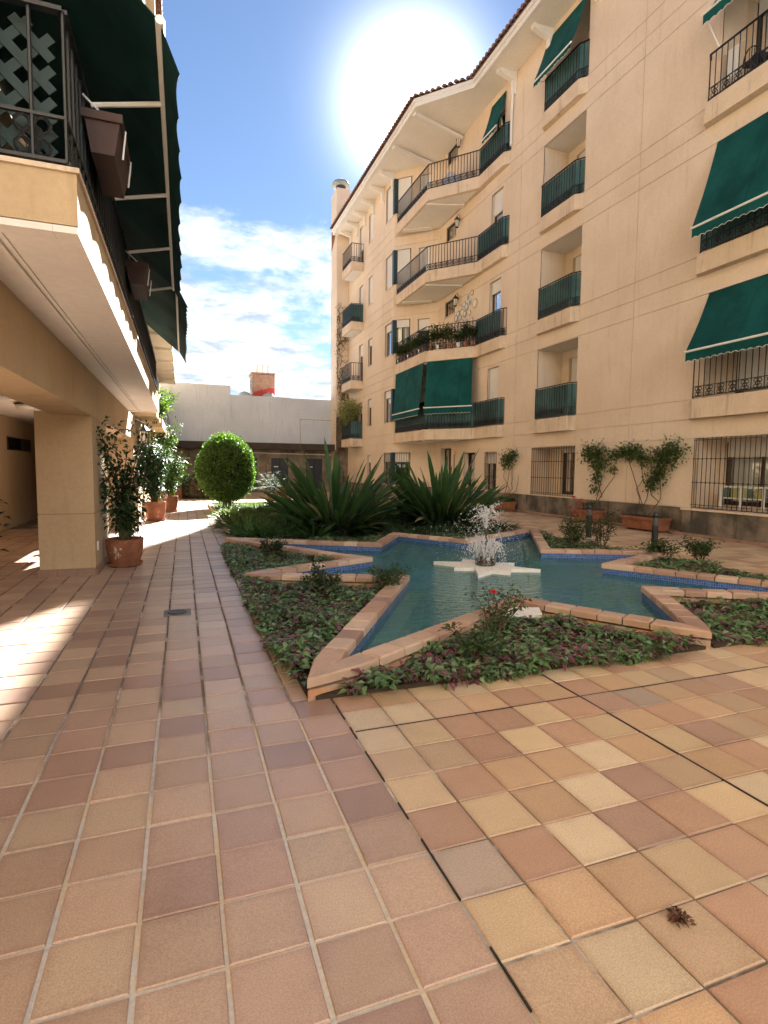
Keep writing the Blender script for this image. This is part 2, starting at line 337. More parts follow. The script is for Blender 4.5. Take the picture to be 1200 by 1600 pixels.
def jcol(base, k, j=.25, alt=None, p=.3):
    c = np.tile(np.array(base, float), (k, 1))
    if alt is not None: q = rng.random(k) < p; c[q] = alt
    return np.clip(c*(1+rng.normal(0, j, (k, 1)))*(1+rng.normal(0, j*.25, (k, 3))), .004, 1)
def sph(k):
    v = rng.normal(size=(k, 3)); return v/np.linalg.norm(v, axis=1, keepdims=True)
ORD = ['first', 'second', 'third', 'fourth', 'fifth', 'sixth', 'seventh', 'eighth', 'ninth', 'tenth', 'eleventh', 'twelfth', 'thirteenth', 'fourteenth', 'fifteenth', 'sixteenth', 'seventeenth', 'eighteenth', 'nineteenth', 'twentieth']
# ------------------------------------------------------------------ ground, paving
def struct(o): o['kind'] = 'structure'; return o
struct(MB().box(-300, 300, -300, 300, -.9, -.75).build('ground', mat('far_ground', rough=.95, build=mottled((.22, .18, .14), (.14, .12, .09), .3, 6))))
CX, CY = 4.175, 7.14                      # centre of the star pool
BX0, BX1, BY0, BY1 = CX-3.5, CX+3.5, CY-3.8, CY+3.8
NB = (.88, 7.1, BY1+.02, 22.6)            # planted bed behind the pool
pv = MB()
for a in ((-9, BX0, -9, 36), (BX1, 12.2, -9, 36), (BX0, BX1, -9, BY0), (BX0, BX1, NB[3], 36), (NB[1], BX1, BY1, NB[3]), (BX0, NB[0], BY1, NB[3])):
    pv.box(*a, -.74, -.006)
pavement = struct(pv.build('pavement', GROUT))
GX, GY, PITCHT = -.424, 2.402, .2618
PAL_L = [((.47, .335, .24), 6), ((.445, .31, .225), 6), ((.40, .265, .20), 4), ((.345, .225, .175), 2), ((.50, .375, .265), 3), ((.29, .205, .185), .4)]
PAL_R = [((.60, .45, .275), 6), ((.54, .365, .22), 5), ((.46, .285, .19), 4), ((.51, .37, .245), 3), ((.62, .495, .335), 3.5), ((.39, .255, .19), 1.2), ((.41, .325, .26), .6)]
def pick(pal):
    t = random.random()*sum(w for _, w in pal)
    for i, (c, w) in enumerate(pal):
        t -= w
        if t <= 0: return i
    return 0
def tile_geo(gx, gy):
    h = PITCHT/2-gx/2; g = PITCHT/2-gy/2; c = .004
    v = [(-h, -g, -.02), (h, -g, -.02), (h, g, -.02), (-h, g, -.02), (-h, -g, -c), (h, -g, -c), (h, g, -c), (-h, g, -c), (-h+c, -g+c, 0), (h-c, -g+c, 0), (h-c, g-c, 0), (-h+c, g-c, 0)]
    f = [(8, 9, 10, 11)]+[(a+q, a+(q+1) % 4, b+(q+1) % 4, b+q) for a, b in ((0, 4), (4, 8)) for q in range(4)]
    uv = [(.5+x/(2*h), .5+y/(2*g)) for x, y, z in v]; return v, f, uv
TG = {'L': tile_geo(.0155, .0105), 'R': tile_geo(.0075, .0075)}
def dx_gap(x, y): return 'L' if x < .87 else 'R'
def cpx(P):
    d = Vector(P)-Vector((0, 0, CAMH)); z = d.dot(_f)
    return None if z < .15 else (600+FPX*d.dot(_r)/z, 800-FPX*d.dot(_u)/z)
def blocked(x, y):
    if BX0+.22 < x < BX1-.22 and BY0+.33 < y < BY1-.04:
        return True
    if NB[0]-.05 < x < NB[1]+.05 and BY1-.05 < y < NB[3]+.05: return True
    if x > 11.2 or x < -3.85: return True
    if -1.86 < x < -1.1 and 8.36 < y < 9.96: return True
    if x < -1.2 and y > 14.9: return True
    if math.hypot(x-1.0-.3, y+50) < 0: return True
    return False
tl = []
for i in range(-14, 46):
    for j in range(-20, 125):
        x = GX+(i+.5)*PITCHT; y = GY+(j+.5)*PITCHT
        if blocked(x, y) or y > 33.6: continue
        if y < 1.0 and math.hypot(x, y) > 6: continue
        tl.append((x, y, dx_gap(x, y)))
def area(x, y):
    h = .12; q = [cpx((x+a*h, y+b*h, 0)) for a, b in ((-1, -1), (1, -1), (1, 1), (-1, 1))]
    if any(p is None for p in q): return 0
    if all(p[0] < 0 for p in q) or all(p[0] > 1200 for p in q) or all(p[1] > 1600 for p in q) or all(p[1] < 0 for p in q): return 0
    return abs(sum(q[k][0]*q[(k+1) % 4][1]-q[(k+1) % 4][0]*q[k][1] for k in range(4)))/2
tl.sort(key=lambda t: -area(t[0], t[1]))
TM = {}
def tile_mesh(reg, ci, var):
    k = (reg, ci, var)
    if k not in TM:
        v, f, uv = TG[reg]; b = MB(); b.v = list(v); b.f = list(f); b.uv = uv; me = b.mesh('tile', TILE)
        c = np.array((PAL_L if reg == 'L' else PAL_R)[ci][0])*(.9, 1.0, 1.1)[var]; setcol(me, np.tile(c, (len(v), 1))); TM[k] = me
    return TM[k]
def tilecol(x, y, reg):
    return pick(PAL_L if reg == 'L' else PAL_R)
EXPX = GX+11*PITCHT; EXPY = GY+2*PITCHT   # expansion joints
SV, SF, SU, SC = [], [], [], []
for k, (x, y, reg) in enumerate(tl):
    ci = tilecol(x, y, reg); jx, jy = random.gauss(0, .0012), random.gauss(0, .0012); dz = random.gauss(0, .0011); tx, ty = random.gauss(0, .0035), random.gauss(0, .0035)
    if k < 300:
        put('tile', tile_mesh(reg, ci, random.randrange(3)), pavement, (x+jx, y+jy, dz), (tx, ty, random.gauss(0, .004)))
    else:
        v, f, uv = TG[reg]; o = len(SV); SV += [(a+x+jx, b+y+jy, c+dz+a*ty+b*tx) for a, b, c in v]; SF += [tuple(o+q for q in g) for g in f]; SU += uv
        c = np.array((PAL_L if reg == 'L' else PAL_R)[ci][0])*random.uniform(.88, 1.12); SC += [c]*len(v)
sm = MB(); sm.v = SV; sm.f = SF; sm.uv = SU; me = sm.mesh('paving_tiles', TILE); setcol(me, np.array(SC)); put('paving_tiles', me, pavement, kind='stuff')
EJ = mat('joint_filler', (.025, .022, .02), .9)
for q in ((EXPX-.005, EXPX+.005, -2, BY0+.2), *[(.8825, .8875, y_, y_+l_) for y_, l_ in ((1.2, .22), (1.62, .34), (2.1, .12), (2.4, .3), (2.85, .14), (3.1, .2))], (.9, 11, EXPY-.0035, EXPY+.0035)): MB().box(*q, -.01, .0022).build('expansion_joint', EJ, pavement)
# round drain cover and the small dead plant lying on a tile
dr = thing('drain_cover', (-.09, 5.97, .0), 'dark round drain cover set in a square on the left path', 'drain')
MB().box(-.21, .05, 5.85, 6.09, .002, .008).build('frame', mat('drain_frame', (.20, .18, .16), .8), dr)
MB().lathe([(.095, .006), (.095, .016), (.08, .018), (.02, .013)], (-.085, 5.965, 0), 20).build('lid', IRON, dr)
# ------------------------------------------------------------------ star pool
def sym(p): return [(sx*p[0], sy*p[1]) for sx in (1, -1) for sy in (1, -1)]
nt = sorted(set(sym((.86, 2.12))+sym((1.5, .73))), key=lambda p: math.atan2(p[1], p[0]))
tp = sorted(set(sym((3.17, 3.46))+[(0, 3.5), (0, -3.5), (3.2, 0), (-3.2, 0)]), key=lambda p: math.atan2(p[1], p[0]))
allp = sorted(nt+tp, key=lambda p: math.atan2(p[1], p[0]))
WP = [Vector((CX+x, CY+y)) for x, y in allp]; NP = len(WP)
def offset(poly, w_):
    out = []; k = len(poly)
    for i in range(k):
        a, b, c = poly[i-1], poly[i], poly[(i+1) % k]; t1 = (b-a).normalized(); t2 = (c-b).normalized()
        n1 = Vector((t1.y, -t1.x)); n2 = Vector((t2.y, -t2.x)); m = (n1+n2); out.append(b+m*(w_/(m.dot(n1) if abs(m.dot(n1)) > .05 else .05)))
    return out
BP = offset(WP, .185)
TIPI = [i for i in range(NP) if (WP[i]-Vector((CX, CY))).length > 2.6]
for i in TIPI:                                # blunt the outer points
    BP[i] = WP[i]+(BP[i]-WP[i]).normalized()*(.40 if abs(WP[i].x-CX) > 1 and abs(WP[i].y-CY) > 1 else .27)
pool = thing('star_pool', (CX, CY, 0), 'eight pointed star pool with clay coping and blue mosaic band', 'pool')
bw = MB()
for i in range(NP):
    j = (i+1) % NP; a, b, c, d_ = WP[i], WP[j], BP[j], BP[i]
    t_ = (b-a).normalized(); nn_ = Vector((t_.y, -t_.x))*.178; pl_ = [a+(d_-a)*(.18 if i in TIPI else .08), d_*.97+a*.03]
    if i in TIPI: pl_.append(a+nn_)
    if j in TIPI: pl_.append(b+nn_)
    pl_ += [c*.97+b*.03, b+(c-b)*(.18 if j in TIPI else .08)]; bw.hexa([tuple(q) for q in pl_], -.55, .07)
bw.build('basin_wall', PEACH, pool)
mz = MB(); mz.uv = []; acc = 0; WI = offset(WP, .012)
for i in range(NP):
    j = (i+1) % NP; L = (WI[j]-WI[i]).length
    mz.quad((*WI[i], -.5), (*WI[j], -.5), (*WI[j], .092), (*WI[i], .092)); mz.uv += [(acc, -.5), (acc+L, -.5), (acc+L, .092), (acc, .092)]; acc += L
mz.build('mosaic_band', MOSAIC, pool)
LP = offset(WP, -.17); lg = MB()
for i in range(NP):
    j = (i+1) % NP; lg.quad((*WI[i], -.06), (*WI[j], -.06), (*LP[j], -.075), (*LP[i], -.075)); lg.quad((*LP[i], -.075), (*LP[j], -.075), (*LP[j], -.5), (*LP[i], -.5))
lg.build('ledge', ALGAE, pool)
fl = MB(); fl.v = [(*p, -.47) for p in WI]; fl.f = [tuple(range(NP))]; fl.build('basin_floor', BASIN, pool)
STC = [(.47, .315, .225), (.52, .37, .275), (.43, .27, .185), (.39, .25, .19), (.55, .41, .31)]
for i in range(NP):
    j = (i+1) % NP; a, b, c, d_ = WP[i], WP[j], BP[j], BP[i]; L = (b-a).length; t_ = (b-a)/L; nn_ = Vector((t_.y, -t_.x))*.185
    lo, hi = max(0, (d_-a).dot(t_)), min(L, (c-a).dot(t_)); k = max(2, round((hi-lo)/.245)); ss = [lo+(hi-lo)*(q+(random.uniform(-.14, .14) if 0 < q < k else 0))/k for q in range(k+1)]
    if ss[1]-lo < .1 or True: ss = ss[1:-1]
    pts_ = [(a, d_)]+[(a+t_*q, a+t_*q+nn_) for q in ss]+[(b, c)]
    for q in range(len(pts_)-1):
        (p0, o0), (p1, o1) = pts_[q], pts_[q+1]; g0 = t_*(.006 if q else .002); g1 = t_*(.006 if q < len(pts_)-2 else .002)
        q4 = [p0+g0, p1-g1, o1-g1]+([b+nn_] if q == len(pts_)-2 and j in TIPI else [])+([a+nn_] if q == 0 and i in TIPI else [])+[o0+g0]
        if q == len(pts_)-2 and j in TIPI: q4 = [p0+g0, p1-g1, o1-g1, b+nn_, o0+g0]
        cc = sum(q4, Vector((0, 0)))/len(q4); dz = random.gauss(0, .003); kk = len(q4)
        inn = [cc+(p-cc)*(1-.014/max((p-cc).length, .05)) for p in q4]; m = MB()
        m.v = [(p.x, p.y, .091) for p in q4]+[(p.x, p.y, .141+dz) for p in q4]+[(p.x, p.y, .156+dz) for p in inn]
        m.f = [tuple(range(kk))[::-1], tuple(range(2*kk, 3*kk))]+[(u_+t2, u_+(t2+1) % kk, u_+kk+(t2+1) % kk, u_+kk+t2) for u_ in (0, kk) for t2 in range(kk)]
        if (q4[1]-q4[0]).cross(q4[2]-q4[1]) < 0: m.f = [f[::-1] for f in m.f]
        me = m.mesh('coping_stone', STONE, ORG[pool.name]); c_ = np.array(random.choice(STC))*random.uniform(.82, 1.14); setcol(me, np.tile(c_, (3*kk, 1))); put('coping_stone', me, pool)
wt = MB(); wt.v = [(*p, .012) for p in WI]; wt.f = [tuple(range(NP))]; struct(wt.build('water', WATER))
# soil triangles between the arms
TRI = []
for a in range(len(TIPI)):
    i, k = TIPI[a], TIPI[(a+1) % len(TIPI)]; mnot = (i+1) % NP; TRI.append((BP[i], BP[mnot], BP[k]))
for t in TRI:
    cc = (t[0]+t[1]+t[2])/3; m = MB(); m.hexa([tuple(t[0].lerp(cc, .03)), tuple(t[1].lerp(cc, .02)), tuple(t[2].lerp(cc, .03))], -.6, .03); struct(m.build('soil_bed', SOIL))
for a in ((BX0, BX0+.2, BY0, BY1), (BX1-.2, BX1, BY0, BY1), (BX0+.2, BX1-.2, BY0, BY0+.16), (BX0+.2, BX1-.2, BY1-.16, BY1)): m = MB(); m.box(*a, -.6, -.012); struct(m.build('soil_border', SOIL))
m = MB(); m.box(NB[0]+.1, NB[1]-.1, NB[2]+.02, NB[3]-.1, -.6, .05); struct(m.build('rear_soil_bed', LAWN))
ed = thing('bed_edging', (NB[0], 16, 0), 'low pale brick edging around the planted bed behind the pool', 'edging')
for y in np.arange(NB[2], NB[3]-.2, .4):
    put('edging_brick', MB().box(-.05, .05, 0, .385, 0, .1).mesh('edging_brick', STONE) if y == NB[2] else eb, ed, (NB[0]+.05, y, 0)); 
    if y == NB[2]:
        eb = bpy.data.objects['edging_brick'].data; setcol(eb, np.tile((.5, .37, .28), (8, 1)))
for x in np.arange(NB[0]+.12, NB[1]-.2, .4): put('edging_brick', eb, ed, (x, NB[3]-.05, 0), (0, 0, -math.pi/2))
for y in np.arange(NB[2], NB[3]-.2, .4): put('edging_brick', eb, ed, (NB[1]-.05, y, 0))
# ------------------------------------------------------------------ right apartment building
T = lambda k: 3.18+3.25*(k-1)
ZT = 15.45
bld = thing('apartment_building', (11.25, 18, 0), 'five storey ochre apartment building with balconies and green awnings on the right', 'building')
class Wall:
    """a plan line p0->p1; inward normal nrm; u measured from p0"""
    def __init__(s, p0, p1, nrm): s.p0 = Vector(p0); s.L = (Vector(p1)-s.p0).length; s.d = (Vector(p1)-s.p0)/s.L; s.n = Vector(nrm).normalized()
    def P(s, u, z, dep=0): q = s.p0+s.d*u+s.n*dep; return (q.x, q.y, z)
def cells(us, zs, ops, u0, u1, z0, z1):
    uc = sorted({u0, u1, *[a for o in ops for a in o[:2] if u0 < a < u1]}); zc = sorted({z0, z1, *[a for o in ops for a in o[2:4] if z0 < a < z1]})
    g = {}
    for i in range(len(uc)-1):
        for j in range(len(zc)-1):
            um, zm = (uc[i]+uc[i+1])/2, (zc[j]+zc[j+1])/2
            g[i, j] = not any(o[0] < um < o[1] and o[2] < zm < o[3] for o in ops)
    return uc, zc, g
def facade(wl, parent, z0, z1, gz, gu, ops, m=None, mfun=None, g=.007, rev=.22, u_start=0, u_end=None):
    u_end = wl.L if u_end is None else u_end
    core = MB(); uc, zc, G = cells(0, 0, ops, u_start, u_end, z0, z1)
    for (i, j), f in G.items():
        if f: core.quad(wl.P(uc[i], zc[j], .025), wl.P(uc[i+1], zc[j], .025), wl.P(uc[i+1], zc[j+1], .025), wl.P(uc[i], zc[j+1], .025))
    for (a, b, c, d_) in ops:
        for (e, f, h, k) in (((a, c), (a, d_), 0, 0), ((b, d_), (b, c), 0, 0), ((a, d_), (b, d_), 0, 0), ((b, c), (a, c), 0, 0)):
            core.quad(wl.P(e[0], e[1], .0), wl.P(f[0], f[1], .0), wl.P(f[0], f[1], rev), wl.P(e[0], e[1], rev))
    wall = core.build('wall', GROOVE if False else (m or OCHRE), parent)
    zz = [z0]+[q for q in gz if z0 < q < z1]+[z1]; uu = [u_start]+[q for q in gu if u_start < q < u_end]+[u_end]
    for jz in range(len(zz)-1):
        for iu in range(len(uu)-1):
            a, b, c, d_ = uu[iu]+(g if iu else 0), uu[iu+1]-(g if iu < len(uu)-2 else 0), zz[jz]+(g if jz else 0), zz[jz+1]-(g if jz < len(zz)-2 else 0)
            loc = [(max(o[0], a), min(o[1], b), max(o[2], c), min(o[3], d_)) for o in ops if o[0] < b and o[1] > a and o[2] < d_ and o[3] > c]
            uc, zc, G = cells(0, 0, loc, a, b, c, d_); comps = []; left = {q for q, f in G.items() if f}
            while left:
                st_ = [left.pop()]; cp_ = set(st_)
                while st_:
                    i, j = st_.pop()
                    for q in ((i-1, j), (i+1, j), (i, j-1), (i, j+1)):
                        if q in left: left.remove(q); cp_.add(q); st_.append(q)
                comps.append(cp_)
            for cp_ in comps:
              pm = MB()
              for (i, j) in cp_:
                A, B, C_, D_ = uc[i], uc[i+1], zc[j], zc[j+1]
                pm.quad(wl.P(A, C_), wl.P(B, C_), wl.P(B, D_), wl.P(A, D_))
                for ni, nj, e, h in ((i-1, j, (A, D_), (A, C_)), (i+1, j, (B, C_), (B, D_)), (i, j-1, (A, C_), (B, C_)), (i, j+1, (B, D_), (A, D_))):
                    if not G.get((ni, nj)): pm.quad(wl.P(e[0], e[1]), wl.P(h[0], h[1]), wl.P(h[0], h[1], .024), wl.P(e[0], e[1], .024))
              pm.build('wall_panel', (mfun(c, d_) if mfun else None) or m or OCHRE, wall)
    return wall
def window(wl, parent, u0, u1, z0, z1, dep=.18, shut=0.3, frame=None, mull=1, sill=True, grille=0, curtain=False, name='window', pm=None):
    """frame mesh is the part; pane, shutter, sill, bars are its sub-parts"""
    frame = frame or ALU; f = MB(); t = .09 if name == 'loggia_window' else .05
    def rect(a, b, c, d_, d0, d1, mb):
        mb.quad(wl.P(a, c, d0), wl.P(b, c, d0), wl.P(b, d_, d0), wl.P(a, d_, d0))
        for e, h in (((a, d_), (a, c)), ((b, c), (b, d_)), ((a, c), (b, c)), ((b, d_), (a, d_))): mb.quad(wl.P(*e, d0), wl.P(*h, d0), wl.P(*h, d1), wl.P(*e, d1))
    rect(u0, u0+t, z0, z1, dep-.03, dep+.04, f); rect(u1-t, u1, z0, z1, dep-.03, dep+.04, f); rect(u0+t, u1-t, z1-t, z1, dep-.03, dep+.04, f); rect(u0+t, u1-t, z0, z0+t, dep-.03, dep+.04, f)
    for q in range(mull): c = u0+(u1-u0)*(q+1)/(mull+1); rect(c-.03, c+.03, z0+t, z1-t, dep-.025, dep+.03, f)
    wn = f.build(name, frame, parent)
    g = MB(); g.quad(wl.P(u0+t, z0+t, dep), wl.P(u1-t, z0+t, dep), wl.P(u1-t, z1-t, dep), wl.P(u0+t, z1-t, dep)); g.build('pane', GLASS, wn)
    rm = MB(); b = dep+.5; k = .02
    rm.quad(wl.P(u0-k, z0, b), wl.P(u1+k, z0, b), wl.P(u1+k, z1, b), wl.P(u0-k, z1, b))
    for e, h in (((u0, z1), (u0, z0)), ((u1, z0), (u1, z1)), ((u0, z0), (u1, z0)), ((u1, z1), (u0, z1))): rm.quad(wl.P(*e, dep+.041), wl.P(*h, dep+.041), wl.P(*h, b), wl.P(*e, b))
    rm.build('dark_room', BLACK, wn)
    if curtain:
        c = MB(); W_ = (u1-u0)*.34
        for s0 in (u0+t, u1-t-W_):
            for q in range(8): a = s0+W_*q/8; e = s0+W_*(q+1)/8; da, db = dep+.12+.02*(q % 2), dep+.12+.02*((q+1) % 2); c.quad(wl.P(a, z0+t, da), wl.P(e, z0+t, db), wl.P(e, z1-t, db), wl.P(a, z1-t, da))
        c.build('curtain', PLASTIC, wn)
    if shut > 0:
        s_ = MB(); zb = z1-(z1-z0)*shut; rect(u0+t-.03, u1-t+.03, zb, z1-.001, dep-.075, dep-.032, s_); s_.build('shutter', SHUT, wn)
    if sill:
        s_ = MB(); rect(u0-.04, u1+.04, z0-.045, z0-.002, -.035, dep, s_); q = len(s_.v); s_.build('sill', SLABM, wn)
    return wn
BARM = {}
def barmesh(h, r, knots=()):
    k = (round(h, 3), r, knots)
    if k not in BARM:
        b = MB(); b.lathe([(r, 0), (r, h)], k=6)
        for z in knots: b.lathe([(r, z*h-.02), (r*2.1, z*h-.01), (r*2.1, z*h+.01), (r, z*h+.02)], k=6)
        BARM[k] = b.mesh('bar', BROWNIRON if knots else IRON)
    return BARM[k]
def grille(wl, wn, u0, u1, z0, z1, dep=-.02, step=.115):
    r = MB()
    for z in (z0+.06, z0+(z1-z0)*.36, z0+(z1-z0)*.70, z1-.05): r.bar(wl.P(u0, z, dep), wl.P(u1, z, dep), .03, .012)
    r.build('grille_rail', BROWNIRON, wn); k = round((u1-u0)/step)
    for q in range(k+1): u = u0+.015+(u1-u0-.03)*q/k; put('bar', barmesh(z1-z0, .0085, (.36, .70)), wn, wl.P(u, z0, dep))
def ring(c, ax, r, k=10):
    ax = Vector((ax[0], ax[1], 0)); return [tuple(Vector(c)+ax*math.cos(g)*r+Vector((0, 0, 1))*math.sin(g)*r*1.1) for g in [2*math.pi*q/k for q in range(k)]]
def railing(parent, pts, z, h=1.0, step=.125, singles=False, screen=(), scrolls=True, mid=.28, knots=False, screenmat=None):
    """pts: plan polyline; parent is the balcony part"""
    rl = MB(); bs = MB(); so = MB(); V = [Vector(p) for p in pts]; bi = 0
    for s_ in range(len(V)-1):
        a, b = V[s_], V[s_+1]; L = (b-a).length; t = (b-a)/L
        for zz, wd, ht in ((h, .045, .022), (mid, .022, .016), (.05, .03, .018)): rl.bar((*a, z+zz), (*b, z+zz), wd, ht)
        k = max(1, round(L/step))
        for q in range(k+(1 if s_ == len(V)-2 else 0)):
            p = a+t*(L*q/k)
            if singles: put('baluster', barmesh(h-.05, .0105), parent, (*p, z+.05))
            else: bs.bar((*p, z+.05), (*p, z+h), .02, .02)
        if scrolls:
            for q in range(k//2):
                c = a+t*(L*(2*q+1)/k); zc = z+(mid+.05)/2
                if singles and L < 5:
                    if 'sc' not in RINGM or True:
                        key = (round(t.x, 2), round(t.y, 2), round(mid, 2))
                        if key not in RINGM:
                            m_ = MB(); rr = (mid-.05)/2
                            for ox, oz, r_ in ((0, 0, rr*.42), (-.045, rr*.5, rr*.34), (.045, rr*.5, rr*.34), (-.045, -rr*.5, rr*.34), (.045, -rr*.5, rr*.34)):
                                m_.tube(ring((t.x*ox, t.y*ox, oz), t, r_, 9), .0095, 4, True)
                            RINGM[key] = m_.mesh('scroll', IRON)
                        put('scroll', RINGM[key], parent, (*c, zc))
                else:
                    rr = (mid-.05)/2
                    so.tube(ring((*c, zc), t, rr*.82, 8), .014, 4, True); so.tube(ring((*c, zc), t, rr*.4, 6), .02, 3, True)
        if s_ in screen:
            sm_ = MB(); nrm = Vector((-t.y, t.x))*0; sm_.quad((*(a), z+.06), (*(b), z+.06), (*(b), z+h-.03), (*(a), z+h-.03))
            off = Vector((t.y, -t.x))*(.02*SIDE[0]); sm_.v = [(x+off.x, y+off.y, q) for x, y, q in sm_.v]
            for q in sm_.v[:]: sm_.v.append((q[0]+off.x*.2, q[1]+off.y*.2, q[2]))
            sm_.f.append((7, 6, 5, 4)); sm_.build('green_screen', screenmat or SCREEN, parent)
    rl.build('rail', IRON, parent)
    if bs.f: bs.build('balusters', IRON, parent, kind='stuff')
    if so.f: so.build('scroll_band', IRON, parent)
RINGM = {}; SIDE = [-1]
# ---- main plane (u = Y - Y0)
Y0M, Y1M = -4.0, 24.0; X1 = 11.25
WM = Wall((X1, Y0M), (X1, Y1M), (1, 0)); um = lambda y: y-Y0M
WA = Wall((X1, 24.0), (9.65, 25.6), (1, 1)); WF = Wall((9.65, 25.6), (9.65, 33.4), (1, 0)); uf = lambda y: y-25.6
gz = [.64]+[q for k in (1, 2, 3, 4) for q in (T(k)-.91, T(k)-.46, T(k))]
ops = []
for k in (1, 2, 3, 4):
    ops += [(um(5.9), um(9.66), T(k), T(k)+2.35), (um(14.08), um(16.1), T(k), T(k)+2.32), (um(18.56), um(19.36), T(k)+.05, T(k)+2.22), (um(22.3), um(23.26), T(k)+1.85 if k > 1 else T(k)+1.7, T(k)+2.52)]
ops += [(um(5.9), um(9.78), .68, 2.27), (um(14.02), um(16.27), .68, 2.25), (um(18.55), um(19.45), .66, 2.18), (um(20.2), um(21.17), .06, 2.19), (um(22.4), um(23.43), .06, 2.44)]
def plinth(c, d_): return STAIN if d_ < .7 else None
facade(WM, bld, 0, ZT, gz, [um(y) for y in (5.5, 11.9, 17.4)], ops, mfun=plinth)
opsA = []
for k in (1, 2, 3, 4): opsA += [(.42, 1.02, T(k)+.02, T(k)+2.1), (1.4, 2.24, T(k)+.6, T(k)+2.17)]
opsA += [(1.3, 2.24, .7, 2.28)]
facade(WA, bld, 0, ZT, gz, [], opsA, mfun=plinth)
opsF = []
for k in (1, 2, 3, 4): opsF += [(.02, 1.2, T(k)+.6, T(k)+2.17), (uf(28.85), uf(29.5), T(k)+.62, T(k)+2.07), (uf(30.5), uf(31.2), T(k)+.02, T(k)+2.07)]
opsF += [(.02, 1.2, .7, 2.28), (uf(28.9), uf(29.5), .9, 2.2)]
facade(WF, bld, 0, ZT, gz, [uf(27.1)], opsF, mfun=plinth)
MB().box(10.6, 13, 27.3, 33.4, 0, ZT-.1).box(13, 20, -4, 37.5, 0, ZT-.1).build('building_core', OCHRE, bld)
SHF = {1: .22, 2: .22, 3: .98, 4: .98}
for k in (1, 2, 3, 4):
    z = T(k)
    window(WF, bld, .06, 1.16, z+.6, z+2.15, .14, SHF[k], TEAL, 1, True, curtain=k < 3)
    window(WA, bld, 1.44, 2.22, z+.6, z+2.15, .1, SHF[k], TEAL, 1, True, curtain=k < 3)
    window(WA, bld, .43, 1.01, z+.03, z+2.09, .16, (.3, .25, .97, .97)[k-1], BROWNIRON, 0, False, name='balcony_door')
    window(WF, bld, uf(28.87), uf(29.48), z+.63, z+2.06, .14, (.3, .25, .97, .97)[k-1], BROWNIRON, 0)
    window(WF, bld, uf(30.52), uf(31.18), z+.03, z+2.06, .16, (.3, .3, .97, .6)[k-1], BROWNIRON, 0, False, name='balcony_door')
    window(WM, bld, um(18.58), um(19.34), z+.06, z+2.21, .16, (.98, .2, .36, .2)[k-1], BROWNIRON, 0, False, name='balcony_door', curtain=k == 2)
    lw = window(WM, bld, um(22.32), um(23.24), (z+1.86 if k > 1 else z+1.71), z+2.5, .08, 0, BROWNIRON, 0, True, name='lattice_window')
    lt = MB(); q0, q1 = (z+1.9 if k > 1 else z+1.75), z+2.48
    for q in range(6): u = um(22.4+.15*q); lt.bar(WM.P(u, q0, -.01), WM.P(u, q1, -.01), .012, .012)
    lt.build('lattice', IRON, lw)
MB().bar((9.63, 25.62, 0), (9.63, 25.62, 0.01), .01, .01)
for k in (1, 2, 3, 4): MB().box(9.58, 9.78, 25.5, 25.7, T(k)+.59, T(k)+2.16).build('corner_post', TEAL, bld)
MB().box(9.58, 9.78, 25.5, 25.7, .7, 2.27).build('corner_post', TEAL, bld)
wn = window(WF, bld, .06, 1.16, .72, 2.26, .14, .3, TEAL, 1); grille(WF, wn, .1, 1.1, .74, 2.26, -.01, .14)
wn = window(WA, bld, 1.34, 2.22, .72, 2.26, .1, .3, TEAL, 1); grille(WA, wn, 1.36, 2.14, .74, 2.26, -.01, .14)
window(WF, bld, uf(28.92), uf(29.48), .92, 2.18, .14, .3, BROWNIRON, 0)
wn = window(WM, bld, um(18.57), um(19.43), .68, 2.17, .2, .3, BROWNIRON, 1); grille(WM, wn, um(18.6), um(19.4), .69, 2.16, .03, .12)
window(WM, bld, um(20.22), um(21.15), .08, 2.17, .3, .0, BROWNIRON, 0, False, name='door'); window(WM, bld, um(22.42), um(23.41), .08, 2.42, .22, 0, BROWNIRON, 1, False, name='door')
# loggias: recess boxes with the door on the back wall
def loggia(u0, u1, z0, z1, dep, win, shut, mull=1, curtain=False):
    m = MB()
    for e, h in (((u0, z1), (u0, z0)), ((u1, z0), (u1, z1)), ((u0, z0), (u1, z0))): m.quad(WM.P(*e, .2), WM.P(*h, .2), WM.P(*h, dep), WM.P(*e, dep))
    a, b, c, d_ = win; uc, zc, G = cells(0, 0, [win], u0, u1, z0, z1)
    for (i, j), f in G.items():
        if f: m.quad(WM.P(uc[i], zc[j], dep), WM.P(uc[i+1], zc[j], dep), WM.P(uc[i+1], zc[j+1], dep), WM.P(uc[i], zc[j+1], dep))
    for e, h in (((a, d_), (a, c)), ((b, c), (b, d_)), ((a, d_), (b, d_))): m.quad(WM.P(*e, dep), WM.P(*h, dep), WM.P(*h, dep+.25), WM.P(*e, dep+.25))
    m.build('loggia', OCHRE, bld)
    s_ = MB(); s_.quad(WM.P(u0, z1-.003, .03), WM.P(u1, z1-.003, .03), WM.P(u1, z1-.003, dep), WM.P(u0, z1-.003, dep)); s_.build('loggia_ceiling', SOFFIT, bld)
    return window(WM, bld, a, b, c, d_, dep+.14, shut, BROWNIRON, mull, False, name='loggia_window', curtain=curtain)
for k in (1, 2, 3, 4):
    loggia(um(14.06), um(16.12), T(k), T(k)+2.32, .98, (um(14.5), um(15.72), T(k)+.01, T(k)+2.05), (.93, .9, .3, .3)[k-1], 1)
    loggia(um(5.88), um(9.68), T(k), T(k)+2.35, 0.72, (um(6.2), um(9.52), T(k)+.01, T(k)+2.1), (.9, .3, .15, .3)[k-1], 2, True)
loggia(um(5.88), um(9.8), .66, 2.27, .8, (um(6.2), um(9.7), .72, 2.2), .24, 3, True)
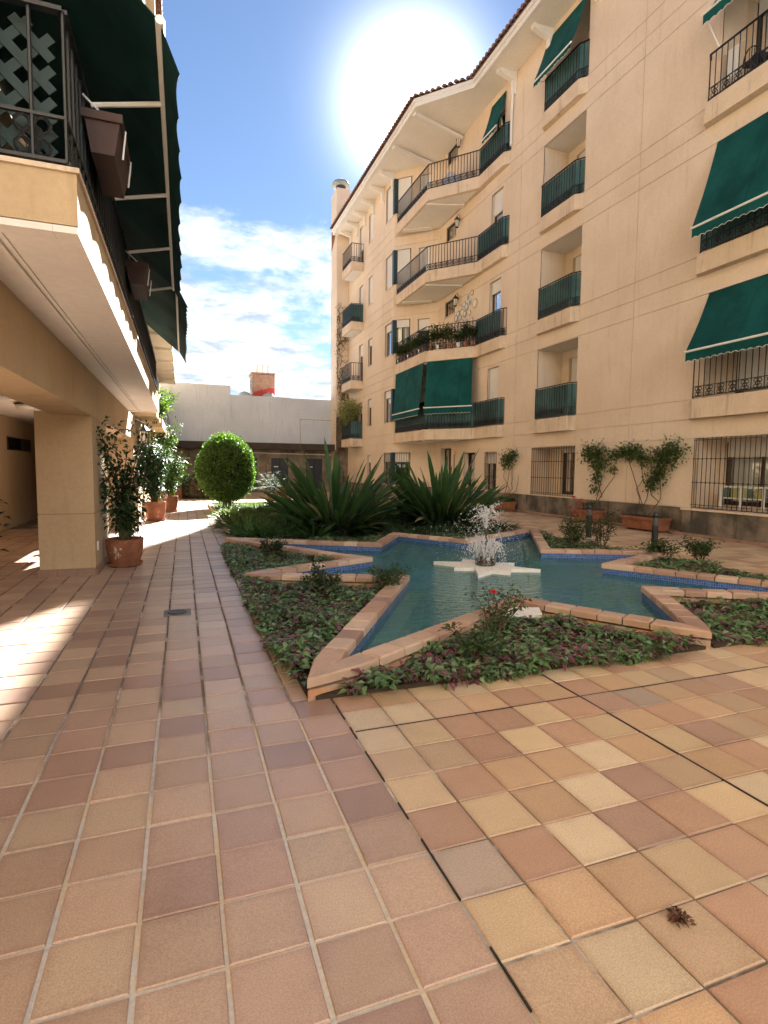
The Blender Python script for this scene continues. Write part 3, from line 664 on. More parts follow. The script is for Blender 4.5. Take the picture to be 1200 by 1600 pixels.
wn = loggia(um(14.0), um(16.29), .66, 2.25, .7, (um(14.75), um(15.6), .7, 2.15), .05, 0)
gr = MB(); gr.box(X1-.02, X1+.1, 14.0, 16.3, .635, .675).build('sill', SLABM, bld)
wg = MB().box(X1-.03, X1-.02, 5.88, 9.8, .66, .672).build('window_grille', BROWNIRON, bld); grille(WM, wg, um(6.0), um(9.77), .67, 2.27, -.07, .115)
wg = MB().box(X1-.03, X1-.02, 14.02, 16.27, .68, .69).build('window_grille', BROWNIRON, bld); grille(WM, wg, um(14.04), um(16.25), .69, 2.24, -.02, .125)
# stained plinth block below the near window
pb = MB(); pb.hexa([(X1-.0, 10.0), (X1-.22, 9.86), (X1-.22, 5.2), (X1, 5.1)], 0, .60); pb.build('plinth', STAIN, bld)
MB().hexa([(X1+.05, 10.03), (X1-.25, 9.9), (X1-.25, 5.16), (X1+.05, 5.05)], .603, .65).build('plinth_sill', SLABM, bld)
sk = MB()
for q in range(45): y = 4.5+.43*q; xo = X1-.012 if not 5.1 < y+.2 < 10 else X1-.235; sk.box(xo-.02, xo, y, y+.42, 0, .075)
sk.build('skirting', mat('skirting_clay', rough=.7, build=mottled((.34, .21, .15), (.24, .15, .11), 3, 30)), bld)
# balcony slabs
def slab(poly, k, name='balcony', th=.46):
    m = MB(); m.hexa(poly, T(k)-th, T(k)-.02); o = m.build(name, SLABM, bld)
    return o
XB = X1-.19
for k in (1, 2, 3, 4):
    b = slab([(X1+.06, 16.16), (XB, 15.98), (XB, 14.26), (X1+.06, 14.0)], k); SIDE[0] = -1
    railing(b, [(X1+.0, 16.1), (XB+.03, 15.93), (XB+.03, 14.3), (X1, 14.06)], T(k)-.02, 1.0, .125, True, (0, 1, 2))
    b = slab([(X1+.06, 10.0), (XB, 9.86), (XB, 5.4), (X1+.06, 5.3)], k); SIDE[0] = -1
    railing(b, [(X1, 9.93), (XB+.03, 9.8), (XB+.03, 5.6)], T(k)-.02, 1.0, .14, True, (1,) if k == 2 else ())
    poly = [(9.75, 25.2), (9.62, 25.3), (9.62, 21.75), (XB, 20.06), (XB, 18.28), (X1+.06, 18.06), (X1+.06, 23.95)]
    b = slab(poly, k); rp = [(9.66, 25.25), (9.66, 21.77), (XB+.03, 20.1), (XB+.03, 18.32), (X1, 18.1)]
    railing(b, rp, T(k)-.02, 1.0, .13, False, {1: (0, 1, 2, 3), 2: (2,), 3: (2, 3), 4: (2, 3)}[k])
    s_ = MB(); s_.hexa([(9.9, 24.9), (9.75, 24.9), (9.75, 21.85), (11.1, 20.3), (11.2, 23.9)], T(k)-.468, T(k)-.459); s_.build('balcony_soffit', SOFFIT, bld)
    s_ = MB(); s_.bar((9.72, 22.1, T(k)-.49), (11.22, 21.6, T(k)-.49), .32, .06); s_.build('soffit_beam', SOFFIT, bld); s_ = MB(); s_.bar((9.74, 24.7, T(k)-.49), (10.9, 24.0, T(k)-.49), .3, .06); s_.build('soffit_beam', SOFFIT, bld)
    b = slab([(9.66, 32.4), (8.95, 32.4), (8.95, 30.5), (9.66, 30.45)], k); SIDE[0] = -1
    railing(b, [(8.98, 32.37), (8.98, 30.52), (9.65, 30.48)], T(k)-.02, 1.0, .14, False, {1: (0, 1), 3: (0, 1)}.get(k, ()))
    s_ = MB(); s_.hexa([(9.64, 32.3), (9.05, 32.3), (9.05, 30.6), (9.64, 30.6)], T(k)-.467, T(k)-.459); s_.build('balcony_soffit', SOFFIT, bld)
# roof: soffit, fascia, tile course, slope
EV = [(8.68, 33.5), (8.68, 20.85), (10.25, 19.1), (10.25, -4)]; WL = [(9.66, 33.5), (9.66, 25.6), (11.26, 24.0), (11.26, -4)]
sf = MB(); sf.hexa(EV+WL[::-1], ZT-.03, ZT+.04); sf.build('soffit', SOFFIT, bld)
fa = MB()
def inset(P, d_): return [(P[0][0]+d_, P[0][1]), (P[1][0]+d_, P[1][1]-.03-d_*.4), (P[2][0]+d_, P[2][1]-.03-d_*.4), (P[3][0]+d_, P[3][1])]
for d0, d1, z0, z1 in ((-.03, .09, ZT-.06, ZT+.10), (-.08, .1, ZT+.10, ZT+.24)):
    A, B = inset(EV, d0), inset(EV, d1); fa.hexa(A+B[::-1], z0, z1)
fa.build('fascia', WHITEP, bld)
rf = MB(); SL = .42
RI = [(13.2, 33.5), (13.2, 20.85), (13.6, 19.1), (13.6, -4)]; RE = inset(EV, -.1)
for q in range(3): rf.quad((*RE[q], ZT+.27), (*RE[q+1], ZT+.27), (*RI[q+1], ZT+.27+(RI[q+1][0]-RE[q+1][0])*SL), (*RI[q], ZT+.27+(RI[q][0]-RE[q][0])*SL))
rf.quad((8.6, 33.5, ZT+.27), (13.2, 33.5, ZT+2.1), (13.2, 38, ZT-3), (9.72, 38, ZT-3.2)); rf.quad((9.72, 33.5, 0), (9.72, 38, 0), (9.72, 38, ZT-3.2), (9.72, 33.5, ZT+.27)); rf.quad((9.72, 38, 0), (13.2, 38, 0), (13.2, 38, ZT-3), (9.72, 38, ZT-3.2))
roof = rf.build('roof', ROOFT, bld)
tm = MB()
for s_, x0, x1 in ((1, -.1, .5),):
    k = 7
    for i in range(k): 
        g0, g1 = math.pi*i/k, math.pi*(i+1)/k
        tm.quad((x0, -.095*math.cos(g0), .085*math.sin(g0)), (x0, -.095*math.cos(g1), .085*math.sin(g1)), (x1, -.07*math.cos(g1), .06*math.sin(g1)), (x1, -.07*math.cos(g0), .06*math.sin(g0)))
    tm.f.append(tuple(4*i for i in range(k))+(4*k-3,))
tme = tm.mesh('roof_tile', ROOFT)
def course(P, Q, ang, parent, z, step=.215, cap=90):
    P, Q = Vector(P), Vector(Q); L = (Q-P).length; k = int(L/step)
    for i in range(min(k, cap)):
        c = P.lerp(Q, (i+.5)/k); put('roof_tile', tme, parent, (c.x, c.y, z+random.gauss(0, .006)), (0, -math.atan(SL)*.9, ang+random.gauss(0, .03)))
course(RE[1], RE[0], 0, roof, ZT+.29); course(RE[1], RE[2], math.atan2(1.57, 1.75)*0+.72, roof, ZT+.29); course(RE[2], (RE[3][0], 9.), 0, roof, ZT+.29)
# brackets
def bracket(px, py, dx, dy, L, parent):
    d_ = Vector((dx, dy)).normalized(); m = MB(); p = Vector((px, py)); o = p-d_*L; s_ = Vector((-d_.y, d_.x))*.09
    def V(q, z, k): return (q.x+s_.x*k, q.y+s_.y*k, z)
    for k0, k1 in ((-1, 1),):
        prof = [(p, ZT-.8), (p-d_*.14, ZT-.72), (p-d_*.14, ZT-.32), (o, ZT-.16), (o, ZT-.03), (p, ZT-.03)]
        i = len(m.v); m.v += [V(q, z, -1) for q, z in prof]+[V(q, z, 1) for q, z in prof]; k = len(prof)
        m.f += [tuple(i+q for q in range(k)), tuple(i+k+q for q in range(k))[::-1]]+[(i+q, i+(q+1) % k, i+k+(q+1) % k, i+k+q) for q in range(k)]
    m.build('bracket', WHITEP, parent)
for y in (25.75, 27.2, 28.65, 30.1, 31.5, 32.8): bracket(9.66, y, 1, 0, .72, bld)
for y in (5.5, 8.5, 11.2, 13.7, 15.9, 17.95): bracket(11.26, y, 1, 0, .72, bld)
sb = MB(); sb.bar((8.75, 21.2, ZT-.09), (11.25, 21.9, ZT-.14), .17, .13); sb.build('soffit_beam', WHITEP, bld); sb = MB(); sb.bar((8.8, 23.6, ZT-.09), (11.0, 24.2, ZT-.14), .17, .13); sb.build('soffit_beam', WHITEP, bld)
dm = MB(); dm.hexa([(10.4, 20.2), (12.4, 20.2), (12.4, 22.4), (10.4, 22.4)], ZT+.6, ZT+1.55, [(11.38, 20.9), (11.42, 20.9), (11.42, 21.7), (11.38, 21.7)]); dm.build('roof_pyramid', GREYP, bld)
tube = MB(); tube.tube([(X1-.1, 17.95, ZT-.15), (X1-.1, 17.95, ZT-.9), (X1-.05, 18.05, ZT-1.2), (X1-.05, 18.05, T(4)+.1)], .045, 8); tube.build('downpipe', PLASTIC, bld)
# flue tower
tw = MB(); tw.box(8.9, 9.72, 33.42, 34.75, 0, 18.15); two = tw.build('flue_tower', OCHRE, bld)
MB().box(8.894, 9.72, 33.412, 33.418, 0, 4.6).build('stained_base', STAIN, bld)
cp = MB(); cp.lathe([(.3, 0), (.3, .42)], (9.3, 34.05, 18.15), 20); cp.build('flue_collar', mat('dark_louvre', (.05, .05, .05), .6), two)
cp = MB(); cp.lathe([(.56, 0), (.55, .1), (.45, .26), (.25, .37), (.03, .42)], (9.3, 34.05, 18.52), 22); cp.build('flue_cap', GREYP, two, smooth=True)
# ------------------------------------------------------------------ awnings (each a thing)
def awning(label, ta, tb, ba, bb, val=.2, out=(0, 0, 0), arms=(), scal=.16, trim=True, sag=.02, group='green awnings on the right building', bar=True, flip=0, cloth=None):
    ta, tb, ba, bb = map(Vector, (ta, tb, ba, bb)); base = (ta+tb)/2; t = thing('awning', tuple(base), label, 'awning', group)
    f = MB(); nu, nv = 28, 8; nrm = (tb-ta).cross(ba-ta).normalized()
    for i in range(nu+1):
        for j in range(nv+1):
            u, v = i/nu, j/nv; p = ta.lerp(tb, u).lerp(ba.lerp(bb, u), v)+nrm*(sag*math.sin(math.pi*v)*(1+.5*math.sin(9*u))+.012*math.sin(23*u+4*v)*v); f.v.append(tuple(p))
    k = (nu+1)*(nv+1); f.v += [tuple(Vector(p)+nrm*.006) for p in f.v]
    for i in range(nu):
        for j in range(nv):
            a = i*(nv+1)+j; q = (a, a+nv+1, a+nv+2, a+1); f.f += [q, tuple(x+k for x in q[::-1])]
    for i in range(nu):
        for j in (0, nv): a = i*(nv+1)+j; f.f.append((a, a+k, a+nv+1+k, a+nv+1))
    for j in range(nv):
        for i in (0, nu): a = i*(nv+1)+j; f.f.append((a, a+1, a+1+k, a+k))
    f.build('fabric', cloth or AWN, t, smooth=False)
    L = (bb-ba).length; ns = max(3, round(L/scal)); o = Vector(out); vm = MB(); tr = []; sub = 6
    for i in range(ns*sub+1):
        u = i/(ns*sub); dz = val-.035*abs(math.sin(math.pi*(i % sub)/sub))*1.0+.035; p = ba.lerp(bb, u); w_ = .012*math.sin(u*17)
        q = p+o*(dz/val)+Vector((0, 0, -dz if not flip else -dz*flip))+nrm*w_; vm.v += [tuple(p), tuple(q), tuple(p+nrm*.004), tuple(q+nrm*.004)]; tr.append(tuple(q))
    for i in range(ns*sub): a = 4*i; vm.f += [(a, a+1, a+5, a+4), (a+2, a+6, a+7, a+3), (a+1, a+3, a+7, a+5)]
    vo = vm.build('valance', cloth or AWN, t)
    if trim: MB().tube(tr, .006, 4).build('piping', ALU, vo)
    if bar: MB().tube([tuple(ba-(bb-ba).normalized()*.03), tuple(bb+(bb-ba).normalized()*.03)], .026, 8).build('front_bar', ALU, t)
    for a, b in arms: MB().tube([a, b], .016, 6).build('support_arm', ALU, t)
    return t
Xw = X1-.02
for k, lb in ((1, 'large green awning over the near right balcony, lowest of the near column'), (2, 'large green awning over the near right balcony, middle one of the near column'), (3, 'green awning cut off by the top right corner of the picture')):
    zt = T(k)+2.33; zb, xb = {1: (T(k)+.98, X1-.64), 2: (T(k)+.40, X1-.64), 3: (T(k)+1.55, X1-.64)}[k]
    awning(lb, (Xw, 9.62, zt), (Xw, 5.95, zt), (xb, 9.62, zb), (xb, 5.95, zb), arms=(((X1-.15, 9.6, T(k)+1.0), (xb, 9.6, zb)),))
awning('green awning on the topmost loggia of the middle column', (Xw, 16.05, T(4)+2.3), (Xw, 14.15, T(4)+2.3), (X1-.55, 16.0, T(4)+.85), (X1-.55, 14.2, T(4)+.85), val=.14, arms=(((X1-.15, 15.95, T(4)+.95), (X1-.55, 15.95, T(4)+.85)),))
awning('narrow green awning before the top floor window under the eave', (Xw, 19.5, T(4)+2.25), (Xw, 18.5, T(4)+2.25), (X1-.42, 19.5, T(4)+.95), (X1-.42, 18.5, T(4)+.95), val=.12)
z2 = T(2)-.48
awning('green drop awning on the first floor balcony, left one of the pair', (9.6, 25.1, z2), (9.6, 21.9, z2), (9.45, 25.1, T(1)+.86), (9.45, 21.95, T(1)+.86), val=.25, sag=.03)
awning('green drop awning on the first floor balcony, right one of the pair', (9.68, 21.64, z2), (11.0, 20.16, z2), (9.53, 21.55, T(1)+.86), (10.9, 20.02, T(1)+.86), val=.25, sag=-.01)
# ------------------------------------------------------------------ left building
lb = thing('porch_building', (-3, 10, 0), 'ochre building on the left with open porch and overhanging first floor balcony', 'building')
GZL = [.86]
ZS = 2.72
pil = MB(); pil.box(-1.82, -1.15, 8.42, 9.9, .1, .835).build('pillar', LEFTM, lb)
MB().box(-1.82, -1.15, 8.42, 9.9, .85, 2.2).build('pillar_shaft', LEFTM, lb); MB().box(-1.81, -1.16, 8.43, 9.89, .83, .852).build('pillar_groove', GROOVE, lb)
sk2 = MAT['skirting_clay']
for q in range(3): MB().box(-1.84+.235*q, -1.84+.235*q+.23, 8.39, 8.42, .0, .1).build('skirting_tile', sk2, lb)
for q in range(6): MB().box(-1.15, -1.12, 8.39+.256*q, 8.39+.256*q+.251, .0, .1).build('skirting_tile', sk2, lb)
MB().box(-1.815, -1.155, 8.425, 9.895, 0, .1).build('pillar_foot', GROOVE, lb)
MB().box(-1.149, -1.13, 8.56, 8.63, .32, .44).build('socket_cover', PLASTIC, lb)
MB().box(-1.62, -1.14, -3, 14.9, 2.16, ZS+.02).build('beam', LEFTM, lb)
MB().box(-3.9, -1.6, -3, 19.7, 2.62, ZS+.03).build('porch_ceiling', SOFFIT, lb)
MB().box(-3.9, -1.62, 8.7, 9.1, 2.4, 2.63).build('ceiling_beam', SOFFIT, lb); MB().box(-3.9, -1.62, 4.3, 4.6, 2.4, 2.63).build('ceiling_beam', SOFFIT, lb)
MB().box(-4.1, -3.85, -3, 19.8, 0, 2.75).build('porch_back_wall', LEFTM, lb)
MB().box(-2.4, -1.14, 14.9, 15.2, 0, 2.72).build('porch_end_wall', LEFTM, lb); MB().box(-3.9, -2.4, 19.5, 19.8, 0, 2.72).build('porch_end_wall', LEFTM, lb); MB().box(-2.45, -2.3, 15.2, 19.6, 0, 2.72).build('porch_side_wall', LEFTM, lb)
vt = MB().box(-3.87, -3.84, 15.2, 17.3, 1.84, 2.15).build('vent_window', BROWNIRON, lb)
for q in range(8): MB().bar((-3.832, 15.3, 1.87+.035*q), (-3.832, 16.3, 1.87+.035*q), .012, .02).build('vent_slat', BLACK, vt)
MB().box(-3.839, -3.835, 15.28, 16.32, 1.86, 2.13).build('vent_hole', BLACK, vt)
# ground floor wall beyond the porch
WLft = Wall((-1.14, 15.2), (-1.14, 35), (-1, 0))
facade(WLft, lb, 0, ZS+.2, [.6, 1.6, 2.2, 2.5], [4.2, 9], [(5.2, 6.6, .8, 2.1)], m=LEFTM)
window(WLft, lb, 5.22, 6.58, .82, 2.08, .15, .4, TEAL, 1)
# first floor slab and soffit mouldings
sl = MB(); sl.box(-5, -.5, 3.41, 13.9, ZS+.035, 3.02); bal = sl.build('balcony', LEFTM, lb)
MB().box(-5, -.52, 3.43, 13.88, ZS+.02, ZS+.036).build('balcony_soffit', SOFFIT, lb)
mo = MB(); mo.box(-.62, -.502, 3.412, 13.9, ZS-.005, ZS+.03); mo.box(-5, -.622, 3.412, 3.53, ZS-.005, ZS+.03); mo.box(-5, -.622, 13.78, 13.9, ZS-.005, ZS+.03)
mo.box(-.96, -.93, 3.54, 13.77, ZS+.0, ZS+.025); mo.box(-.91, -.89, 3.54, 13.77, ZS+.008, ZS+.025); mo.build('moulding', SOFFIT, lb)
MB().box(-5.0, -.485, 3.395, 13.92, 3.02, 3.045).build('balcony_cap', SLABM, lb)
SIDE[0] = 1
railing(bal, [(-2.4, 3.46), (-.55, 3.46)], 3.04, .80, .155, True, (), True, .27)
railing(bal, [(-.55, 3.46), (-.55, 13.85)], 3.04, .80, .13, True, (), False, .27)
so = MB()
for q in range(78): so.tube(ring((-.55, 3.55+.132*q, 3.19), (0, 1), .06, 8), .006, 4, True); so.tube(ring((-.55, 3.55+.132*q, 3.19), (0, 1), .032, 6), .007, 3, True)
so.build('scroll_band', IRON, bal)
SC2 = mat('dark_screen_cloth', rough=.85, spec=.2, build=f_cloth((.02, .045, .055), .15))
MB().box(-.585, -.575, 3.7, 13.85, 3.30, 3.82).build('screen_cloth', SC2, bal)
# green wooden trellis behind the near rail
tr = MB(); y = 3.55
for s_ in (1, -1):
    for q in range(-8, 22):
        x0 = -2.6+q*.16; pts = []
        a = Vector((x0, y+(.008 if s_ > 0 else 0), 3.06)); b = Vector((x0+s_*.76, y+(.008 if s_ > 0 else 0), 3.82))
        lo, hi = -2.5, -.62
        def clip(p, o):
            if lo <= p.x <= hi: return p
            xx = min(max(p.x, lo), hi); t_ = (xx-o.x)/(p.x-o.x) if p.x != o.x else 0; return o.lerp(p, t_)
        if (a.x < lo and b.x < lo) or (a.x > hi and b.x > hi): continue
        a2, b2 = clip(a, b), clip(b, a)
        if (a2-b2).length > .03: tr.bar(tuple(a2), tuple(b2), .05, .008, (0, 1, 0))
TRELM = mat('trellis_green', rough=.7, build=mottled((.018, .042, .042), (.012, .031, .033), 4, 30))
trm = MB(); trm.v = tr.v; trm.f = tr.f; trm.build('trellis', TRELM, bal)
# upper floors
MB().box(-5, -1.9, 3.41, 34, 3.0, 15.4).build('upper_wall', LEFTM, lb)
MB().box(-5, -1.6, -12.9, 3.4, ZS+.035, 15.4).build('upper_wall', LEFTM, lb); MB().box(-4.2, -1.2, -12.9, .6, 0, 2.61).build('porch_shade_block', LEFTM, lb)  # ground floor block added out of view to darken the porch
for k in (2, 3, 4):
    MB().box(-5, -.5 if k > 2 else -.32, 6.0 if k > 2 else 9.5, 33, T(k)-.46, T(k)).build('upper_balcony', LEFTM, lb)
    if k == 2:
        MB().box(-4.9, -.36, 9.6, 32.9, T(k)-.468, T(k)-.461).build('upper_soffit', SOFFIT, lb)
        for q in range(9): MB().box(-1.95, -.34, 10+2.6*q, 10.35+2.6*q, T(k)-.56, T(k)-.469).build('soffit_rib', SOFFIT, lb)
for q in range(3):
    MB().box(-1.9, -.42, 14+7*q, 14.25+7*q, T(2), 15.3).build('upper_pier', LEFTM, lb)
MB().box(-5, -1.15, 14.0, 35, 3.0, 5.98).build('first_floor_wall', LEFTM, lb)
for (y0, y1) in ((15.5, 18), (19.5, 25), (27, 32)): 
    fb = MB().box(-1.2, -.62, y0, y1, ZS+.05, 3.05).build('far_balcony', LEFTM, lb); SIDE[0] = 1
    railing(fb, [(-.65, y0), (-.65, y1)], 3.05, .85, .14, False, (), False)
er = MB(); er.box(-5, -.62, 3.0, 34, 15.35, 15.45).build('eave_soffit', SOFFIT, lb)
er = MB(); er.quad((-.5, 3, 15.5), (-.5, 34, 15.5), (-5, 34, 17.3), (-5, 3, 17.3)); lro = er.build('roof', ROOFT, lb)
course((-.48, 4.), (-.48, 33), math.pi, lro, 15.5, .215, 130)
# left awning seen from below
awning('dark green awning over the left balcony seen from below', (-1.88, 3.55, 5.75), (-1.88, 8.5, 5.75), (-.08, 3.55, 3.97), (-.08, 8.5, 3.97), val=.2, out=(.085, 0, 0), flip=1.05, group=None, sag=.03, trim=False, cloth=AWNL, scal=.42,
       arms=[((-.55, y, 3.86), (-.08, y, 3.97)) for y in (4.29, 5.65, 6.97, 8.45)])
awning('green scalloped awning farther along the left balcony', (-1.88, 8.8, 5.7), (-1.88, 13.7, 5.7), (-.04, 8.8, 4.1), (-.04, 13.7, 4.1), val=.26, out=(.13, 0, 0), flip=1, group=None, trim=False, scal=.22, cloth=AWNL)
for q, (y, lab) in enumerate(((3.95, 'near terracotta trough hanging outside the left balcony railing'), (6.6, 'farther terracotta trough hanging outside the left balcony railing'))):
    t = thing('hanging_planter', (-.42, y+.3, 3.5), lab, 'planter', 'troughs hung on the left railing')
    m = MB(); m.hexa([(-.50, y+.03), (-.37, y+.03), (-.37, y+.62), (-.50, y+.62)], 3.42, 3.62, [(-.53, y), (-.33, y), (-.33, y+.65), (-.53, y+.65)]); m.build('trough', BROWNTR, t)
    m = MB(); m.box(-.545, -.315, y-.015, y+.665, 3.60, 3.65); m.build('rim', BROWNTR, t); MB().box(-.53, -.33, y+.02, y+.63, 3.645, 3.655).build('soil', SOIL, t)
    for yy in (y+.12, y+.5): MB().tube([(-.55, yy, 3.8), (-.44, yy, 3.7), (-.31, yy, 3.62), (-.33, yy, 3.45)], .006, 5).build('hook', ALU, t)
# porch ceiling lamp, wall lantern
t = thing('ceiling_lamp', (-2.69, 11.8, 2.6), 'round white ceiling lamp under the porch', 'lamp')
MB().lathe([(.17, 2.60), (.17, 2.58)], (-2.69, 11.8, 0), 18).build('base', IRON, t); MB().lathe([(.05, 2.485), (.12, 2.50), (.155, 2.54), (.16, 2.58)], (-2.69, 11.8, 0), 18).build('shade', LAMPG, t, smooth=True)
def lantern(x, y, z, label, s_=1, wall=(-1.14, None)):
    t = thing('wall_lantern', (x, y, z), label, 'lantern')
    c = (x, y, z); P = lambda pr: [(r*s_, q*s_) for r, q in pr]
    MB().lathe(P([(.11, .13), (.13, .15), (.05, .24), (.03, .27), (.012, .31)]), c, 6).build('roof', IRON, t); MB().lathe(P([(.06, -.15), (.095, .12)]), c, 6).build('glass', LAMPG, t)
    MB().lathe(P([(.03, -.19), (.068, -.165), (.066, -.148)]), c, 6).build('base', IRON, t)
    fr = MB()
    for q in range(6): g = 2*math.pi*q/6; fr.tube([(x+.063*s_*math.cos(g), y+.063*s_*math.sin(g), z-.15*s_), (x+.1*s_*math.cos(g), y+.1*s_*math.sin(g), z+.13*s_)], .008*s_, 4)
    fr.build('frame', IRON, t)
    MB().tube([(wall[0], y+.02, z+.12*s_), ((wall[0]+x)/2, y, z+.4*s_), (x, y, z+.30*s_)], .012*s_, 6).build('bracket', IRON, t); return t
lantern(-.84, 14.0, 2.16, 'black lantern with pale glass on the sunlit left wall', 1, (-1.14, None))
for k in (2, 3, 4): lantern(X1-.16, 21.95, T(k)+2.2, {2: 'small dark wall lantern beside the hanging plates', 3: 'small dark wall lantern on the third floor beside a lattice window', 4: 'small dark wall lantern on the top floor beside a lattice window'}[k], 1.0, (X1, None))
# ------------------------------------------------------------------ rear white wall, shed, flue stack
rb = thing('rear_wall_building', (4, 35, 0), 'plain white rear wall above a row of dark utility doors', 'building'); YB = 34.6
s_ = (YB)/36.
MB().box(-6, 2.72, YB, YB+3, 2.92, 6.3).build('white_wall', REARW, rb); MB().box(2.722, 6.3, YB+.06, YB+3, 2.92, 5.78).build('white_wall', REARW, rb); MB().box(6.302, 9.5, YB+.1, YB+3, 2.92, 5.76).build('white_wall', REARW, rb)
MB().box(6.9, 6.93, YB+.09, YB+.1, 2.95, 4.5).box(6.93, 9.1, YB+.09, YB+.1, 4.47, 4.5).build('wall_crack', GROOVE, rb)
MB().box(-6, 9.6, YB-.9, YB+.3, 2.55, 2.94).build('canopy', DARKC, rb)
MB().box(-6, 9.6, YB+.0, YB+.4, 0, 2.56).build('shed_wall', SHEDM, rb)
for x in (3.2, 5.1, 7.25, 9.0):
    d_ = MB().box(x, x+1.05, YB-.03, YB-.001, .05, 2.05).build('utility_door', DKDOOR, rb); MB().box(x+.15, x+.42, YB-.036, YB-.031, 1.5, 1.56).build('door_plate', PLASTIC, d_); MB().box(x+.51, x+.54, YB-.036, YB-.031, .1, 2.0).build('door_gap', BLACK, d_)
MB().tube([(1.5, YB-.1, 2.38), (9.5, YB-.1, 2.30)], .03, 6).build('pipe', PLASTIC, rb)
st = thing('flue_stack', (4.9, 37, 5.5), 'brick flue stack with red lower part and three pipes behind the white wall', 'chimney')
MB().box(4.25, 5.65, 36.8, 38.2, 4, 7.42).build('stack_core', GROUT, st)
bq = MB().box(-.113, .113, -.05, .0, -.03, .03).mesh('brick', BRICKM); bq2 = MB().box(-.113, .113, -.05, .0, -.03, .03).mesh('brick', REDP)
for r in range(25):
    z = 5.75+.068*r
    for q in range(6):
        x = 4.37+.235*q+(.06 if r % 2 else -.0)
        if x > 5.62: continue
        put('brick', bq2 if z < 6.35+.28*min(1, q/4.) else bq, st, (x, 36.8, z), None, (1, 1, 1))
MB().box(4.18, 5.72, 36.72, 38.25, 7.45, 7.55).build('stack_cap', BRICKM, st)
for x in (4.6, 4.95, 5.3): MB().lathe([(.07, 7.55), (.07, 8.05), (.085, 8.06), (.085, 8.12)], (x, 37.3, 0), 10).build('flue_pipe', WHITEP, st)
for x, r in ((3.7, .5), (5.2, .48)): tag(MB().lathe([(r, 0), (r*.92, .18), (r*.6, .36), (.05, .46)], (x, 36.2, 5.76), 16).build('roof_vent_dome', GREYP, None, smooth=True), 'grey vent dome on the rear roof left of the flue stack' if x < 4 else 'white edged vent dome before the foot of the flue stack', 'vent dome')

# unseen building added behind the viewer to bounce sunlight onto shaded walls
cb = thing('unseen_bounce_building', (4, -14, 0), 'pale block added out of view behind the viewer to bounce sunlight', 'building')
WC = Wall((15, -15), (-9, -15), (0, -1)); oc = [(1.5+3*q, 2.9+3*q, T(k)+.5, T(k)+2.1) for q in range(7) for k in (1, 2, 3, 4)]
facade(WC, cb, 0, 15.6, gz, [], oc, m=PALEP)
for o_ in oc: window(WC, cb, o_[0]+.02, o_[1]-.02, o_[2]+.02, o_[3]-.02, .16, .4, BROWNIRON, 1)
MB().box(-9, 15, -20, -15.9, 0, 15.5).build('building_core', OCHRE, cb); MB().box(-9.3, 15.3, -20.3, -14.6, 15.6, 15.8).build('eave', WHITEP, cb)

hd = thing('light_block_hedge', (2, -7, 0), 'tall hedge added out of view behind the viewer to block low light', 'hedge'); MB().box(-5, 9, -7.6, -6.6, 0, 3.0).build('inner_mass', mat('hedge_inner', (.03, .045, .015), .9), hd)  # hedge added out of view to keep low light off the porch
# ------------------------------------------------------------------ plants
GREEN = (.045, .085, .022); DKGREEN = (.022, .048, .016)
def in_tri(t, k, grow=0):
    cc = (t[0]+t[1]+t[2])/3; A, B, C = [np.array(cc+(p-cc)*(1+grow)) for p in t]
    r1 = np.sqrt(rng.random(k)); r2 = rng.random(k); return A[None]*(1-r1)[:, None]+B[None]*(r1*(1-r2))[:, None]+C[None]*(r1*r2)[:, None]
def tri_area(t): a, b = t[1]-t[0], t[2]-t[0]; return abs(a.x*b.y-a.y*b.x)/2
BEDL = ['', '', '', '', '', '', '', '']
def bedname(t):
    c = (t[0]+t[1]+t[2])/3; return c.x-CX, c.y-CY
def keep_in(t, xy, mg=.085):    # keep clear of the two coping sides
    ok = np.ones(len(xy), bool)
    for a, b in ((t[0], t[1]), (t[1], t[2])):
        a, b = np.array(a), np.array(b); d_ = (b-a)/np.linalg.norm(b-a); q = xy-a; ok &= np.abs(q[:, 0]*d_[1]-q[:, 1]*d_[0]) > mg
    return xy[ok]
def edge_pts(t, bx, by, k):   # plants spilling over the straight outer edge of a bed
    a, b = np.array(t[0]), np.array(t[2]); u = rng.uniform(.13, .87, k)[:, None]; o = np.array((-1., 0) if bx < -2 else (0, -1.)); return a*(1-u)+b*u+o*rng.uniform(-.08, .06, (k, 1))
